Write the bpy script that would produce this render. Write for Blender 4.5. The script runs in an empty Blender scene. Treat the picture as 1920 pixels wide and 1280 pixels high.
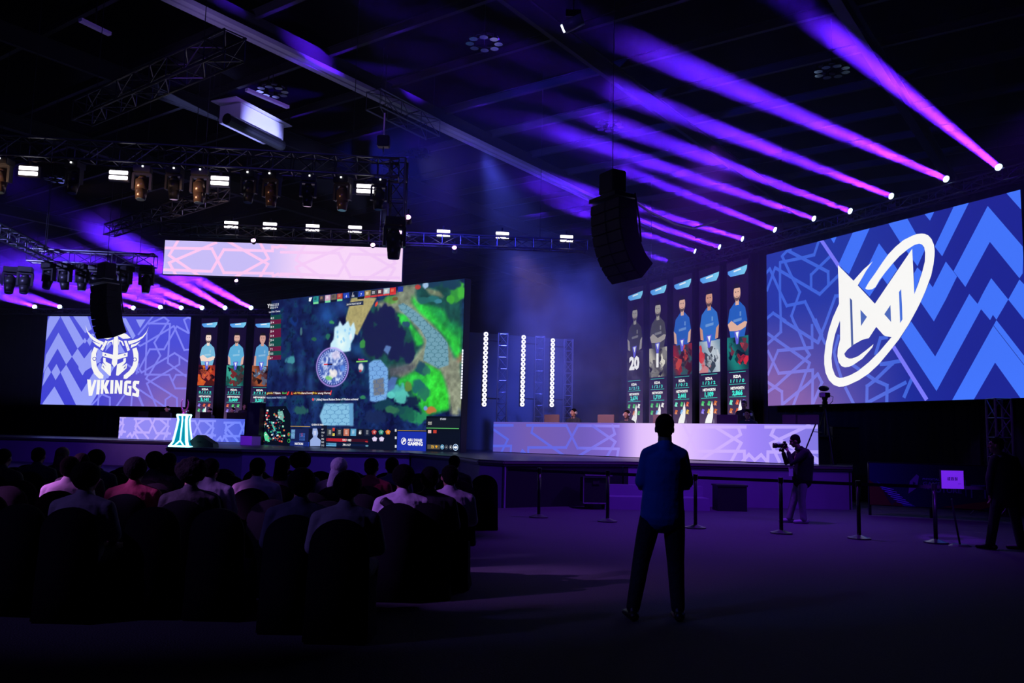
import bpy, bmesh, math, random
import numpy as np
from mathutils import Vector, Matrix, Euler, noise as mnoise
random.seed(7); RNG = np.random.default_rng(3)
S = bpy.context.scene
COL = S.collection
# ------------------------------------------------------------ camera
F_PX, PITCH, ROLL = 1588.0, .1113, .023
CAM = Vector((0, 0, 1.6))
_f = Vector((0, math.cos(PITCH), math.sin(PITCH))); _u = Vector((0, -math.sin(PITCH), math.cos(PITCH)))
XV = Vector((1, 0, 0))*math.cos(ROLL)+_u*math.sin(ROLL); UV = _u*math.cos(ROLL)-Vector((1, 0, 0))*math.sin(ROLL)
cam = bpy.data.cameras.new('camera'); cam_o = bpy.data.objects.new('camera', cam); COL.objects.link(cam_o); S.camera = cam_o
cam.sensor_width = 36; cam.lens = F_PX/1920*36; cam.clip_end = 400; cam.clip_start = .05
_m = Matrix((XV, UV, -_f)).transposed().to_4x4(); _m.translation = CAM; cam_o.matrix_world = _m
# ------------------------------------------------------------ view, world
S.view_settings.view_transform = 'Standard'; S.view_settings.look = 'None'; S.view_settings.gamma = 1; S.view_settings.exposure = 0
S.view_settings.use_curve_mapping = False
W = bpy.data.worlds.new('world'); S.world = W; W.use_nodes = True
W.node_tree.nodes['Background'].inputs[0].default_value = (.10, .10, .8, 1); W.node_tree.nodes['Background'].inputs[1].default_value = .0
S.cycles.volume_bounces = 0; S.cycles.max_bounces = 4; S.cycles.diffuse_bounces = 2; S.cycles.glossy_bounces = 2
S.cycles.sample_clamp_indirect = 10.0
def hexdir(d): return Vector(d).normalized().to_track_quat('-Z', 'Y').to_euler()
def light(name, kind, loc, aim, power, color, size=60, blend=.5, rad=.05, parent=None, sy=None):
    l = bpy.data.lights.new(name, kind); o = bpy.data.objects.new(name, l); COL.objects.link(o)
    l.energy = power; l.color = color
    if kind == 'SPOT': l.spot_size = math.radians(size); l.spot_blend = blend; l.shadow_soft_size = rad
    elif kind == 'AREA': l.shape = 'RECTANGLE'; l.size = size; l.size_y = sy or size
    else: l.shadow_soft_size = rad
    o.location = loc
    if aim is not None: o.rotation_euler = hexdir(Vector(aim)-Vector(loc))
    return o
def atz_(px, py, z): d = _f*F_PX+XV*(px-960)-UV*(py-640); return CAM+d*((z-1.6)/d.z)
# violet wash and shirt-patch spots from truss height, followed by added fill spots
VIO = (.22, .03, 1); BLU = (.08, .10, 1)
light('wash_or_fill', 'SPOT', (4, 16.5, 7.5), (3.2, 17.5, 0), 1900, (.23, .03, 1), 115, 1.0, .2)
light('wash_or_fill', 'SPOT', (9, 13, 7.5), (5.2, 19.5, .6), 1000, (.17, .03, 1), 52, .8, .2)
light('wash_or_fill', 'SPOT', (-1.5, 20, 8), (-5, 25, 1), 1300, (.12, .05, 1), 90, .9, .2)
light('wash_or_fill', 'SPOT', (-12, 24, 8), (-13, 34, 1), 2600, (.15, .03, 1), 90, .9, .2)
light('wash_or_fill', 'SPOT', (-15, 5, 7), atz_(133, 897, 1), 16000, (.75, .22, 1), 9, .8, .1)
light('wash_or_fill', 'SPOT', (-13, 5, 7), atz_(483, 915, 1), 8000, (.55, .22, 1), 9, .8, .1)
light('wash_or_fill', 'SPOT', (-11, 3, 7), atz_(735, 925, 1), 2600, (.50, .16, 1), 11, .9, .1)
light('wash_or_fill', 'SPOT', (-12, 2, 7), atz_(200, 930, 1), 700, (.32, .20, 1), 20, .9, .1)  # added fill for the grey shirts, this spot and the next
light('wash_or_fill', 'SPOT', (-11, 2, 7), atz_(620, 945, 1), 500, (.25, .18, 1), 12, .9, .1)
light('wash_or_fill', 'SPOT', (-12, 6, 7), atz_(636, 885, 1.1), 1500, (.45, .20, 1), 3.2, .8, .05)  # added narrow fill on the white headscarf
light('wash_or_fill', 'SPOT', (-5, 12, 7), (-.45, 19.5, .5), 700, (.16, .02, 1), 8, .6, .05)  # added spot to lift the angled riser panel
light('wash_or_fill', 'SPOT', (-4.5, 20, 8.3), (5, 27, 9.0), 6500, (.035, .04, 1), 75, .9, .3)  # added ambient spot, gives the haze between the beams its blue
light('wash_or_fill', 'SPOT', (-1, 25, 10.2), (2.0, 31.0, 4.4), 15000, (.085, .11, 1), 50, .9, .2)  # added to light the fog cloud from above
light('wash_or_fill', 'SPOT', (-5, 3.5, 6.5), (1.2, 7.8, 1.3), 330, (.08, .17, 1), 14, .8, .1)  # added blue fill from the left on the standing man
light('haze_fill', 'SPOT', (-6, 3, 9), (0, 20, 9.5), 500, (.15, .10, 1), 120, .9, .6)  # broad fill added to make the haze glow, no house lamp
# ------------------------------------------------------------ pixel rays (photo frame 1920x1280)
def ray(px, py): return _f*F_PX+XV*(px-960)-UV*(py-640)
def aty(px, py, y): d = ray(px, py); return CAM+d*(y/d.y)
def atz(px, py, z): d = ray(px, py); return CAM+d*((z-1.6)/d.z)
def atpl(px, py, o, a):
    n = Vector((-math.sin(a), math.cos(a), 0)); d = ray(px, py); return CAM+d*((Vector(o)-CAM).dot(n)/d.dot(n))
# ------------------------------------------------------------ materials
def s2l(c):
    return tuple((x/12.92 if x <= .04045 else ((x+.055)/1.055)**2.4) for x in [v/255 for v in c[:3]])
_mats = {}
def mat(name, col, rough=.6, metal=0, emit=None, es=1, bump=0, bscale=30, var=0):
    if name in _mats: return _mats[name]
    m = bpy.data.materials.new(name); m.use_nodes = True; nt = m.node_tree; b = nt.nodes['Principled BSDF']
    b.inputs['Base Color'].default_value = (*col, 1); b.inputs['Roughness'].default_value = rough; b.inputs['Metallic'].default_value = metal
    if emit: b.inputs['Emission Color'].default_value = (*emit, 1); b.inputs['Emission Strength'].default_value = es
    if var or bump:
        tc = nt.nodes.new('ShaderNodeTexCoord'); n = nt.nodes.new('ShaderNodeTexNoise'); n.inputs['Scale'].default_value = bscale
        nt.links.new(tc.outputs['Object'], n.inputs['Vector'])
        if bump:
            bp = nt.nodes.new('ShaderNodeBump'); bp.inputs['Strength'].default_value = bump; bp.inputs['Distance'].default_value = .02
            nt.links.new(n.outputs[0], bp.inputs['Height']); nt.links.new(bp.outputs[0], b.inputs['Normal'])
        if var:
            mx = nt.nodes.new('ShaderNodeMix'); mx.data_type = 'RGBA'
            mx.inputs[6].default_value = (*[c*(1-var) for c in col], 1); mx.inputs[7].default_value = (*[min(1, c*(1+var)) for c in col], 1)
            nt.links.new(n.outputs[0], mx.inputs[0]); nt.links.new(mx.outputs[2], b.inputs['Base Color'])
    _mats[name] = m; return m
def emis(name, col, s):
    if name in _mats: return _mats[name]
    m = bpy.data.materials.new(name); m.use_nodes = True; nt = m.node_tree; nt.nodes.clear()
    e = nt.nodes.new('ShaderNodeEmission'); e.inputs[0].default_value = (*col, 1); e.inputs[1].default_value = s
    o = nt.nodes.new('ShaderNodeOutputMaterial'); nt.links.new(e.outputs[0], o.inputs[0]); _mats[name] = m; return m
def led_mat():
    m = bpy.data.materials.new('led_pixels'); m.use_nodes = True; nt = m.node_tree; nt.nodes.clear()
    a = nt.nodes.new('ShaderNodeAttribute'); a.attribute_name = 'Col'
    e = nt.nodes.new('ShaderNodeEmission'); o = nt.nodes.new('ShaderNodeOutputMaterial')
    nt.links.new(a.outputs['Color'], e.inputs[0]); nt.links.new(e.outputs[0], o.inputs[0]); return m
LED = led_mat()
M_BLACK = mat('black_paint', (.012, .012, .014), .5)
M_BLKMET = mat('black_metal', (.02, .02, .024), .35, .6)
M_ALU = mat('truss_aluminium', (.32, .32, .36), .35, .9)
M_DTRUSS = mat('dark_truss', (.10, .10, .12), .4, .8)
M_DRAPE = mat('black_drape', (.014, .014, .018), .9, bump=.4, bscale=3)
M_DECK = mat('stage_deck', (.05, .045, .06), .35)
M_FASCIA = mat('stage_fascia', (.22, .16, .30), .5, var=.15, bscale=2)
M_CARPET = mat('dark_carpet', (.075, .07, .09), .85, bump=.5, bscale=60, var=.35)
M_SKIN = mat('skin', (.30, .17, .11), .55)
M_HAIR = mat('black_hair', (.002, .0018, .002), .9, bump=.5, bscale=60); M_HAIR.node_tree.nodes['Principled BSDF'].inputs['Specular IOR Level'].default_value = .15
M_GRILL = mat('speaker_grille', (.018, .016, .02), .55, .3, bump=.6, bscale=90)
# ------------------------------------------------------------ mesh helpers
def tag(o, label=None, cat=None, group=None, kind=None):
    if label: o['label'] = label
    if cat: o['category'] = cat
    if group: o['group'] = group
    if kind: o['kind'] = kind
    return o
def thing(name, label, cat, loc=(0, 0, 0), rz=0, group=None):
    o = bpy.data.objects.new(name, None); COL.objects.link(o); o.location = loc; o.rotation_euler = (0, 0, rz); o.empty_display_size = .1
    return tag(o, label, cat, group)
def obj(name, bm, m, parent=None, smooth=False, loc=None, rot=None):
    me = bpy.data.meshes.new(name)
    if isinstance(bm, bpy.types.Mesh): me = bm
    else:
        bmesh.ops.recalc_face_normals(bm, faces=bm.faces); bm.to_mesh(me); bm.free()
    if smooth: me.polygons.foreach_set('use_smooth', [True]*len(me.polygons))
    if not len(me.materials): me.materials.append(m)
    o = bpy.data.objects.new(name, me); COL.objects.link(o)
    if parent: o.parent = parent
    if loc is not None: o.location = loc
    if rot is not None: o.rotation_euler = rot
    return o
def nb(): return bmesh.new()
def box(bm, c, s, rz=0, mtx=None, bev=0):
    g = bmesh.ops.create_cube(bm, size=1)['verts']
    M = Matrix.Translation(c) @ Matrix.Rotation(rz, 4, 'Z') @ Matrix.Diagonal((*s, 1))
    if mtx: M = mtx @ M
    bmesh.ops.transform(bm, matrix=M, verts=g)
    if bev: bmesh.ops.bevel(bm, geom=list({e for v in g for e in v.link_edges}), offset=bev, segments=2, affect='EDGES')
    return bm
def tube(bm, pts, r, seg=8, cap=True):
    """pts list of Vector, r radius / list of (ra, rb)"""
    pts = [Vector(p) for p in pts]; n = len(pts); rs = r if isinstance(r, (list, tuple)) else [r]*n
    rings = []; up = None
    for i, p in enumerate(pts):
        t = (pts[min(i+1, n-1)]-pts[max(i-1, 0)]).normalized()
        if up is None:
            up = Vector((0, 1, 0)) if abs(t.y) < .8 else Vector((0, 0, 1))
        s = t.cross(up)
        if s.length < 1e-4: s = t.cross(Vector((1, 0, 0)))
        s.normalize(); w = s.cross(t).normalized(); up = w
        q = rs[i]; ra, rb = q if isinstance(q, (list, tuple)) else (q, q)
        rings.append([bm.verts.new(p+s*ra*math.cos(a)+w*rb*math.sin(a)) for a in [2*math.pi*k/seg for k in range(seg)]])
    for a, b in zip(rings[:-1], rings[1:]):
        for k in range(seg): bm.faces.new((a[k], a[(k+1) % seg], b[(k+1) % seg], b[k]))
    if cap:
        bm.faces.new(rings[0][::-1]); bm.faces.new(rings[-1])
    return bm
def rtube(bm, pts, rs, seg=12):
    """tube with rounded ends (for bodies); rs list of (ra,rb) or r"""
    pts = [Vector(p) for p in pts]; rs = [q if isinstance(q, (list, tuple)) else (q, q) for q in rs]
    def capn(p, q, r):
        d = (p-q).normalized(); m = min(r); out = []
        for a in (25, 50, 72, 86): out.append((p+d*m*math.sin(math.radians(a)), (r[0]*math.cos(math.radians(a)), r[1]*math.cos(math.radians(a)))))
        return out
    a = capn(pts[0], pts[1], rs[0])[::-1]; b = capn(pts[-1], pts[-2], rs[-1])
    return tube(bm, [x[0] for x in a]+pts+[x[0] for x in b], [x[1] for x in a]+rs+[x[1] for x in b], seg)
def ellip(bm, c, r, seg=16, mtx=None):
    g = bmesh.ops.create_uvsphere(bm, u_segments=seg, v_segments=max(8, seg*2//3), radius=1)['verts']
    M = Matrix.Translation(c) @ Matrix.Diagonal((*r, 1))
    if mtx: M = mtx @ M
    bmesh.ops.transform(bm, matrix=M, verts=g); return bm
def cyl(bm, c, r, h, seg=20, r2=None, mtx=None):
    g = bmesh.ops.create_cone(bm, cap_ends=True, segments=seg, radius1=r, radius2=r if r2 is None else r2, depth=h)['verts']
    M = Matrix.Translation(c)
    if mtx: M = mtx @ M
    bmesh.ops.transform(bm, matrix=M, verts=g); return bm
def prism(bm, poly, z0, z1):
    a = [bm.verts.new((x, y, z0)) for x, y in poly]; b = [bm.verts.new((x, y, z1)) for x, y in poly]
    bm.faces.new(a[::-1]); bm.faces.new(b); n = len(poly)
    for i in range(n): bm.faces.new((a[i], a[(i+1) % n], b[(i+1) % n], b[i]))
    return bm
def fuse(bm, name, voxel=.012, smooth=4):
    """one continuous surface out of overlapping closed shapes"""
    bmesh.ops.recalc_face_normals(bm, faces=bm.faces)
    me = bpy.data.meshes.new(name); bm.to_mesh(me); bm.free(); o = bpy.data.objects.new(name, me); COL.objects.link(o)
    r = o.modifiers.new('r', 'REMESH'); r.mode = 'VOXEL'; r.voxel_size = voxel; r.adaptivity = 0
    s = o.modifiers.new('s', 'SMOOTH'); s.factor = .5; s.iterations = smooth
    dg = bpy.context.evaluated_depsgraph_get(); dg.update()
    out = bpy.data.meshes.new_from_object(o.evaluated_get(dg)); bpy.data.objects.remove(o); out.name = name
    out.polygons.foreach_set('use_smooth', [True]*len(out.polygons)); out.materials.clear()
    return out
def dup(root, loc=None, rz=None, label=None, name=None):
    r = root.copy(); COL.objects.link(r)
    if loc is not None: r.location = loc
    if rz is not None: r.rotation_euler = (0, 0, rz)
    if label: r['label'] = label
    for ch in list(root.children):
        c = ch.copy(); COL.objects.link(c); c.parent = r
        for g in ch.children:
            d = g.copy(); COL.objects.link(d); d.parent = c
    return r
# ------------------------------------------------------------ LED canvas: flat emissive picture on a wall plane
class Canvas:
    """origin o (bottom-left corner), direction angle a, width W, height H; layers are 3 mm apart"""
    def __init__(s, o, a, W, H):
        s.o = Vector(o); s.a = a; s.W = W; s.H = H; s.d = Vector((math.cos(a), math.sin(a), 0)); s.n = Vector((math.sin(a), -math.cos(a), 0))
        s.V = []; s.Fc = []; s.C = []; s.layer = 0
        s.T = None
    def uv(s, px, py):
        P = atpl(px, py, s.o, s.a)-s.o; return (P.dot(s.d), P.z)
    def add(s, verts, faces, cols):
        b = len(s.V); off = .006+.004*s.layer
        for u, v in verts: s.V.append((u, v, off))
        for f in faces: s.Fc.append([b+i for i in f])
        if isinstance(cols, tuple): s.C += [cols]*len(verts)
        else: s.C += list(cols)
    def clip(s, poly, box_=None):
        x0, y0, x1, y1 = box_ or (0, 0, s.W, s.H)
        for ax, lim, sg in ((0, x0, 1), (0, x1, -1), (1, y0, 1), (1, y1, -1)):
            out = []; n = len(poly)
            for i in range(n):
                p, q = poly[i], poly[(i+1) % n]; ip = (p[ax]-lim)*sg >= 0; iq = (q[ax]-lim)*sg >= 0
                if ip: out.append(p)
                if ip != iq:
                    t = (lim-p[ax])/(q[ax]-p[ax]); out.append((p[0]+t*(q[0]-p[0]), p[1]+t*(q[1]-p[1])))
            poly = out
            if len(poly) < 3: return []
        return poly
    def poly(s, pts, col, clip=True, uv=False):
        """pts photo pixels (or uv), col sRGB tuple or fn(u,v)->sRGB"""
        P = pts if uv else [s.uv(*p) for p in pts]
        if clip: P = s.clip(P)
        if len(P) < 3: return
        C = [s2l(col(*p)) for p in P] if callable(col) else s2l(col)
        if len(P) > 4:
            from mathutils.geometry import tessellate_polygon
            F = [t for t in tessellate_polygon([[Vector((x, y, 0)) for x, y in P]])]
        else: F = [tuple(range(len(P)))]
        s.add(P, F, C)
    def line(s, pts, w, col, uv=False, sub=1.2):
        P = [Vector(p if uv else s.uv(*p)) for p in pts]
        for i in range(len(P)-1):
            a, b = P[i], P[i+1]; L = (b-a).length
            if L < 1e-5: continue
            t = (b-a)/L; nn = Vector((-t.y, t.x))*w/2; a = a-t*w*.45; b = b+t*w*.45; k = max(1, int(L/sub)) if callable(col) else 1
            for j in range(k):
                p, q = a+(b-a)*j/k, a+(b-a)*(j+1)/k
                s.poly([tuple(p-nn), tuple(q-nn), tuple(q+nn), tuple(p+nn)], col, uv=True)
    def grid(s, nu, nv, fn, region=None):
        x0, y0, x1, y1 = region or (0, 0, s.W, s.H)
        V = [(x0+(x1-x0)*i/nu, y0+(y1-y0)*j/nv) for j in range(nv+1) for i in range(nu+1)]
        F = [(j*(nu+1)+i, j*(nu+1)+i+1, (j+1)*(nu+1)+i+1, (j+1)*(nu+1)+i) for j in range(nv) for i in range(nu)]
        s.add(V, F, [s2l(fn(u, v)) for u, v in V])
    def text(s, st, u, v, h, col, align='CENTER', bold=.02, wx=1.0, clipbox=True):
        V, F, wd = text_mesh(st, bold); k = h
        ox = {'CENTER': -wd/2, 'LEFT': 0, 'RIGHT': -wd}[align]
        P = [(u+(x+ox)*k*wx, v+y*k) for x, y in V]; base = s2l(col)
        s.add(P, F, base)
    def build(s, parent, name='display'):
        me = bpy.data.meshes.new(name); V = [tuple(s.o+s.d*u+Vector((0, 0, v))+s.n*w-parent_loc(parent)) for u, v, w in s.V]
        me.from_pydata(V, [], s.Fc); at = me.color_attributes.new('Col', 'FLOAT_COLOR', 'POINT')
        at.data.foreach_set('color', np.array([(*c[:3], 1) for c in s.C], dtype=np.float32).ravel())
        me.materials.append(LED); o = bpy.data.objects.new(name, me); COL.objects.link(o); o.parent = parent; return o
def parent_loc(p): return p.location if p else Vector((0, 0, 0))
_tm = {}
def text_mesh(st, bold):
    k = (st, bold)
    if k in _tm: return _tm[k]
    c = bpy.data.curves.new('t', 'FONT'); c.body = st; c.size = 1.38; c.offset = bold; c.resolution_u = 2
    o = bpy.data.objects.new('t', c); COL.objects.link(o); dg = bpy.context.evaluated_depsgraph_get(); dg.update()
    me = bpy.data.meshes.new_from_object(o.evaluated_get(dg)); bpy.data.objects.remove(o)
    V = [(v.co.x, v.co.y) for v in me.vertices]; F = [tuple(p.vertices) for p in me.polygons]; bpy.data.meshes.remove(me)
    x0 = min(v[0] for v in V); x1 = max(v[0] for v in V); V = [(x-x0, y) for x, y in V]
    _tm[k] = (V, F, x1-x0); return _tm[k]
def Z(ox, oy, k): return lambda *L: [(ox+x/k, oy+y/k) for x, y in L]
def mix(a, b, t): t = max(0, min(1, t)); return tuple(a[i]+(b[i]-a[i])*t for i in range(3))
# ============================================================ THE HALL
HA = Vector((math.cos(-.62), math.sin(-.62), 0)); HB = Vector((-HA.y, HA.x, 0))
def hall(a, b, z=0): return HA*a+HB*b+Vector((0, 0, z))
def hallbox(bm, a0, a1, b0, b1, z0, z1):
    c = hall((a0+a1)/2, (b0+b1)/2, (z0+z1)/2); return box(bm, c, (a1-a0, b1-b0, z1-z0), -.62)
M_WALL = mat('dark_wall', (.02, .02, .024), .8)
def struct(name, bm, m): o = obj(name, bm, m); o['kind'] = 'structure'; return o
struct('floor', hallbox(nb(), -64, 16, -22, 46, -.2, 0), M_CARPET)
M_DECKROOF = mat('roof_decking', (.005, .005, .006), .95, bump=.3, bscale=4, var=.3)
M_DECKROOF.node_tree.nodes['Principled BSDF'].inputs['Specular IOR Level'].default_value = 0
struct('ceiling', hallbox(nb(), -64, 16, -22, 46, 12.2, 12.4), M_DECKROOF)
struct('wall_back', hallbox(nb(), -64, 16, 46, 46.2, 0, 12.2), M_WALL)
struct('wall_left', hallbox(nb(), -64.2, -64, -22, 46, 0, 12.2), M_WALL)
struct('wall_right', hallbox(nb(), 16, 16.2, -22, 46, 0, 12.2), M_WALL)
struct('wall_front', hallbox(nb(), -64, 16, -22.2, -22, 0, 12.2), M_WALL)
M_STEEL = mat('painted_steel', (.010, .010, .013), .8)
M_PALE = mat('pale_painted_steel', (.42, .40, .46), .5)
def ibeam(bm, p, q, h, w, tk=.03):
    p = Vector(p); q = Vector(q); d = q-p; L = d.length; a = math.atan2(d.y, d.x); c = (p+q)/2
    box(bm, c+Vector((0, 0, tk/2)), (L, w, tk), a); box(bm, c+Vector((0, 0, h-tk/2)), (L, w, tk), a); box(bm, c+Vector((0, 0, h/2)), (L, tk, h-2*tk), a)
# purlins across the roof
for i in range(18):
    b = 5.0+2.4*i; bm = nb(); ibeam(bm, hall(-62, b, 11.5), hall(15, b, 11.5), .24, .12, .02)
    o = struct('trim_%d' % (i+1), bm, M_STEEL)
# roof girders along the hall
for i, (a, w, m) in enumerate([(-4.5, .25, M_STEEL), (-28.5, .25, M_STEEL), (-40.5, .25, M_STEEL), (7.5, .25, M_STEEL), (-10.5, .12, M_STEEL), (-22, .12, M_STEEL), (1.5, .12, M_STEEL)]):
    bm = nb(); ibeam(bm, hall(a, -20, 11.0), hall(a, 45, 11.0), .5, w)
    struct('trim_%d' % (20+i), bm, m)
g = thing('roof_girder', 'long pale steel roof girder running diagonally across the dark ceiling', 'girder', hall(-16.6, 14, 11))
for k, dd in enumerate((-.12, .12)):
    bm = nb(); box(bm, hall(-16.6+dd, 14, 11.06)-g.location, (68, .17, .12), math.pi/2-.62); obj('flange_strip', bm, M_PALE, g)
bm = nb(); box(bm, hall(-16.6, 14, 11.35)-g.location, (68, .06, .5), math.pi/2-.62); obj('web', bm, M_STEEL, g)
light('wash_or_fill', 'SPOT', hall(-14.5, 16, 8.6), hall(-16.6, 27, 11), 600, (.32, .28, 1), 70, .8, .2)  # two spots added under the roof to light the pale girder
light('wash_or_fill', 'SPOT', hall(-14.6, 9, 8.6), hall(-16.6, 13, 11), 260, (.40, .28, 1), 80, .8, .2)
# ============================================================ STAGE
SH = 1.05
stage = thing('stage', 'wide black raised stage with violet-lit front panels across the hall', 'stage', (0, 22, 0))
FR = [(-30, 40.5), (-21, 37.6), (-13.9, 35.6), (-10.2, 25.4), (-7.7, 24.6), (-2.9, 24.9), (-1.3, 22), (-.72, 19.9), (-.12, 19.2), (2.8, 20.9), (8.45, 21.05)]
BK = [(9.75, 24.2), (7.9, 27.8), (3.3, 37.3), (-2, 41), (-13, 46.3), (-30, 48.6)]
L0 = stage.location
poly = [(x-L0.x, y-L0.y) for x, y in FR+BK]
obj('deck', prism(nb(), poly, SH-.12, SH), M_DECK, stage)
for i in range(len(FR)-1):
    p, q = Vector((*FR[i], 0)), Vector((*FR[i+1], 0)); d = q-p; n = Vector((-d.y, d.x, 0)).normalized(); a = math.atan2(d.y, d.x)
    segs = [(0, 1, M_FASCIA)]
    if i == 8: segs = [(0, 1, M_BLACK)]
    if i == 9: segs = [(0, .02, M_BLACK), (.02, 1, M_FASCIA)]
    for s0, s1, mm in segs:
        c = p+d*(s0+s1)/2+n*.06-L0; bm = nb(); box(bm, c+Vector((0, 0, (SH-.13)/2)), (d.length*(s1-s0)-.01, .04, SH-.13), a); obj('front_panel', bm, mm, stage)
    bm = nb(); box(bm, (p+q)/2-L0+Vector((0, 0, SH-.05))-n*.012, (d.length, .03, .035), a); obj('edge_trim', bm, mat('edge_trim_metal', (.45, .42, .40), .3, .8), stage)
bm = nb(); p, q = Vector((8.45, 21.05, 0)), Vector((9.75, 24.2, 0)); box(bm, (p+q)/2-L0+Vector((-.06, .03, .46)), ((q-p).length, .04, .92), math.atan2(q.y-p.y, q.x-p.x)); obj('side_panel', bm, M_BLACK, stage)
# steps in front
st = thing('stage_steps', 'low violet-lit step block against the right half of the stage front', 'steps', (3.35, 20.2, 0))
obj('lower_step', box(nb(), (-.1, -.1, .14), (2.7, .9, .28), .06), M_FASCIA, st); obj('upper_step', box(nb(), (-.1, .2, .4), (2.7, .3, .24), .06), M_FASCIA, st)
sb = thing('step_block', 'small black step block beside the violet step on the carpet', 'steps', (5.15, 20.0, 0))
obj('tread', box(nb(), (0, 0, .58), (.72, .5, .04), .03), M_BLACK, sb); obj('block_body', box(nb(), (0, 0, .28), (.68, .46, .56), .03), M_BLACK, sb)
# black drapes behind the two wings of screens
AR, AL = -1.1198, -.1332
RO = Vector((8.389, 27.6155, 0)); LO = Vector((-26.4135, 47.766, 0))
RD = Vector((math.cos(AR), math.sin(AR), 0)); LD = Vector((math.cos(AL), math.sin(AL), 0))
RN = Vector((math.sin(AR), -math.cos(AR), 0)); LN = Vector((math.sin(AL), -math.cos(AL), 0))   # towards the viewer
def drape(name, label, p, q, z0, z1, m=M_DRAPE, folds=.4, amp=.05):
    p = Vector(p); q = Vector(q); d = q-p; L = d.length; n = int(L/.1); t = d/L; nn = Vector((-t.y, t.x, 0)); bm = nb(); top = []; bot = []
    for i in range(n+1):
        o = nn*(amp*math.sin(i*.1/folds*2*math.pi)+amp*.5*math.sin(i*.37)); P = p+d*i/n+o-p
        bot.append(bm.verts.new(P+Vector((0, 0, z0)))); top.append(bm.verts.new(P+Vector((0, 0, z1))))
    for i in range(n): bm.faces.new((bot[i], bot[i+1], top[i+1], top[i]))
    r = bmesh.ops.solidify(bm, geom=bm.faces[:], thickness=.02)
    o = obj(name, bm, m, smooth=True, loc=p); tag(o, label, 'drape'); return o
drape('black_drape', 'tall black drape behind the right wing of screens', RO-RD*9.6-RN*.5, RO+RD*9.4-RN*.5, 0, 8.1)
drape('black_drape', 'tall black drape behind the left wing of screens', LO-LD*6-LN*.5, LO+LD*20-LN*.5, 0, 8.0)
# grey-blue back wall panels behind the upright light strips
bw = thing('backdrop_panel', 'plain blue-lit backdrop panel behind three upright light strips', 'backdrop', aty(960, 700, 34.2).xy.to_3d())
P0, P1 = aty(866, 780, 33.2), aty(1060, 780, 35.0)
M_BACKD = mat('backdrop_cloth', (.11, .14, .17), .8)
d = P1-P0; d.z = 0; a = math.atan2(d.y, d.x)
bm = nb(); box(bm, Vector(((P0.x+P1.x)/2, (P0.y+P1.y)/2, 3.55))-bw.location, (d.length, .06, 4.2), a); obj('upper_cloth', bm, M_BACKD, bw)
bm = nb(); box(bm, Vector(((P0.x+P1.x)/2, (P0.y+P1.y)/2, 1.25))-bw.location+Vector((.03, -.05, 0)), (d.length, .05, .44), a); obj('lower_board', bm, mat('board', (.12, .14, .17), .7), bw)
# ============================================================ SCREENS
def screen_frame(c, label, cat='screen', name='led_screen', depth=.14, group=None):
    ctr = c.o+c.d*(c.W/2); t = thing(name, label, cat, (ctr.x, ctr.y, 0), 0, group)
    bm = nb(); box(bm, ctr+Vector((0, 0, c.H/2))-c.n*(depth/2)-t.location, (c.W+.04, depth, c.H+.04), c.a); obj('cabinet', bm, M_BLACK, t); return t
ZB, SW, HH = 2.774, 8.65, 5.0
# ---- right screen
CR = Canvas(RO+Vector((0, 0, ZB)), AR, SW, HH); tR = screen_frame(CR, 'large right-hand screen showing a white oval emblem over blue zigzags')
A_ = Z(1530, 420, 8); B_ = Z(1530, 580, 8); C_ = Z(1430, 440, 8); D_ = Z(1430, 600, 7.527); G_ = Z(1700, 350, 6.095); H_ = Z(1700, 550, 6.095)
def bgR(u, v):
    x = u/SW; y = v/HH; c = mix((36, 56, 168), (30, 38, 148), (x-.35)*2.2)
    g = max(0, 1-x/.62)*max(0, 1-y/.62); return mix(c, (134, 98, 172), min(1, 1.5*g))
CR.grid(24, 16, bgR); CR.layer = 1
def lnR(u, v):
    g = max(0, 1-u/SW/.62)*max(0, 1-v/HH/.62); return mix((64, 102, 222), (146, 130, 230), min(1, 1.5*g))
for pl in [C_((420, 235), (375, 235), (295, 320), (430, 610), (560, 860), (435, 1215), (520, 1420)), C_((375, 235), (860, 490), (985, 555), (990, 730)),
           C_((840, 110), (775, 300), (580, 350), (265, 415), (262, 870), (275, 1260), (262+10, 1450)), C_((60, 570), (110, 510), (265, 860), (365, 1065), (640, 1005), (780, 1290)),
           C_((70, 830), (190, 495), (860, 890), (1140, 610)), C_((1010, 330), (730, 600), (730, 790)), C_((1140, 915), (1095, 920), (960, 1290)), C_((70, 1250), (160, 1175), (340, 1290)),
           D_((260, 0), (262, 165), (80, 330)), D_((80, 195), (600, 560), (665, 605), (640, 690)), D_((300, 10), (780, 315), (900, 20)), D_((435, 10), (520, 170), (620, 420), (665, 490), (590, 570), (180, 940), (80, 1010)),
           D_((700, 75), (703, 385), (220, 430), (80, 760)), D_((80, 440), (230, 750), (710, 705), (705, 1190)), D_((720, 0), (880, 320)), D_((80, 880), (275, 1010), (280, 1190), (640, 900), (780, 760), (840, 880), (710, 1190)), D_((620, 720), (440, 1190)),
           B_((0, 160), (90, 380), (40, 490)), B_((1280, 770), (980, 820)), B_((1000, 820), (1150, 810), (890, 1060), (770, 1150), (765, 1400)), B_((550, 830), (890, 1060), (1070, 1140), (1065, 1400)), B_((1440, 1040), (1330, 1300)),
           B_((1060, 420), (970, 430), (900, 660)), B_((340, 400), (275, 640), (300, 760), (380, 1020)), B_((450, 1180), (560, 1400)), B_((770, 1400), (1340, 1100))]:
    CR.line(pl, .105, lnR)
CR.layer = 2; LT = (68, 118, 255)
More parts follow.
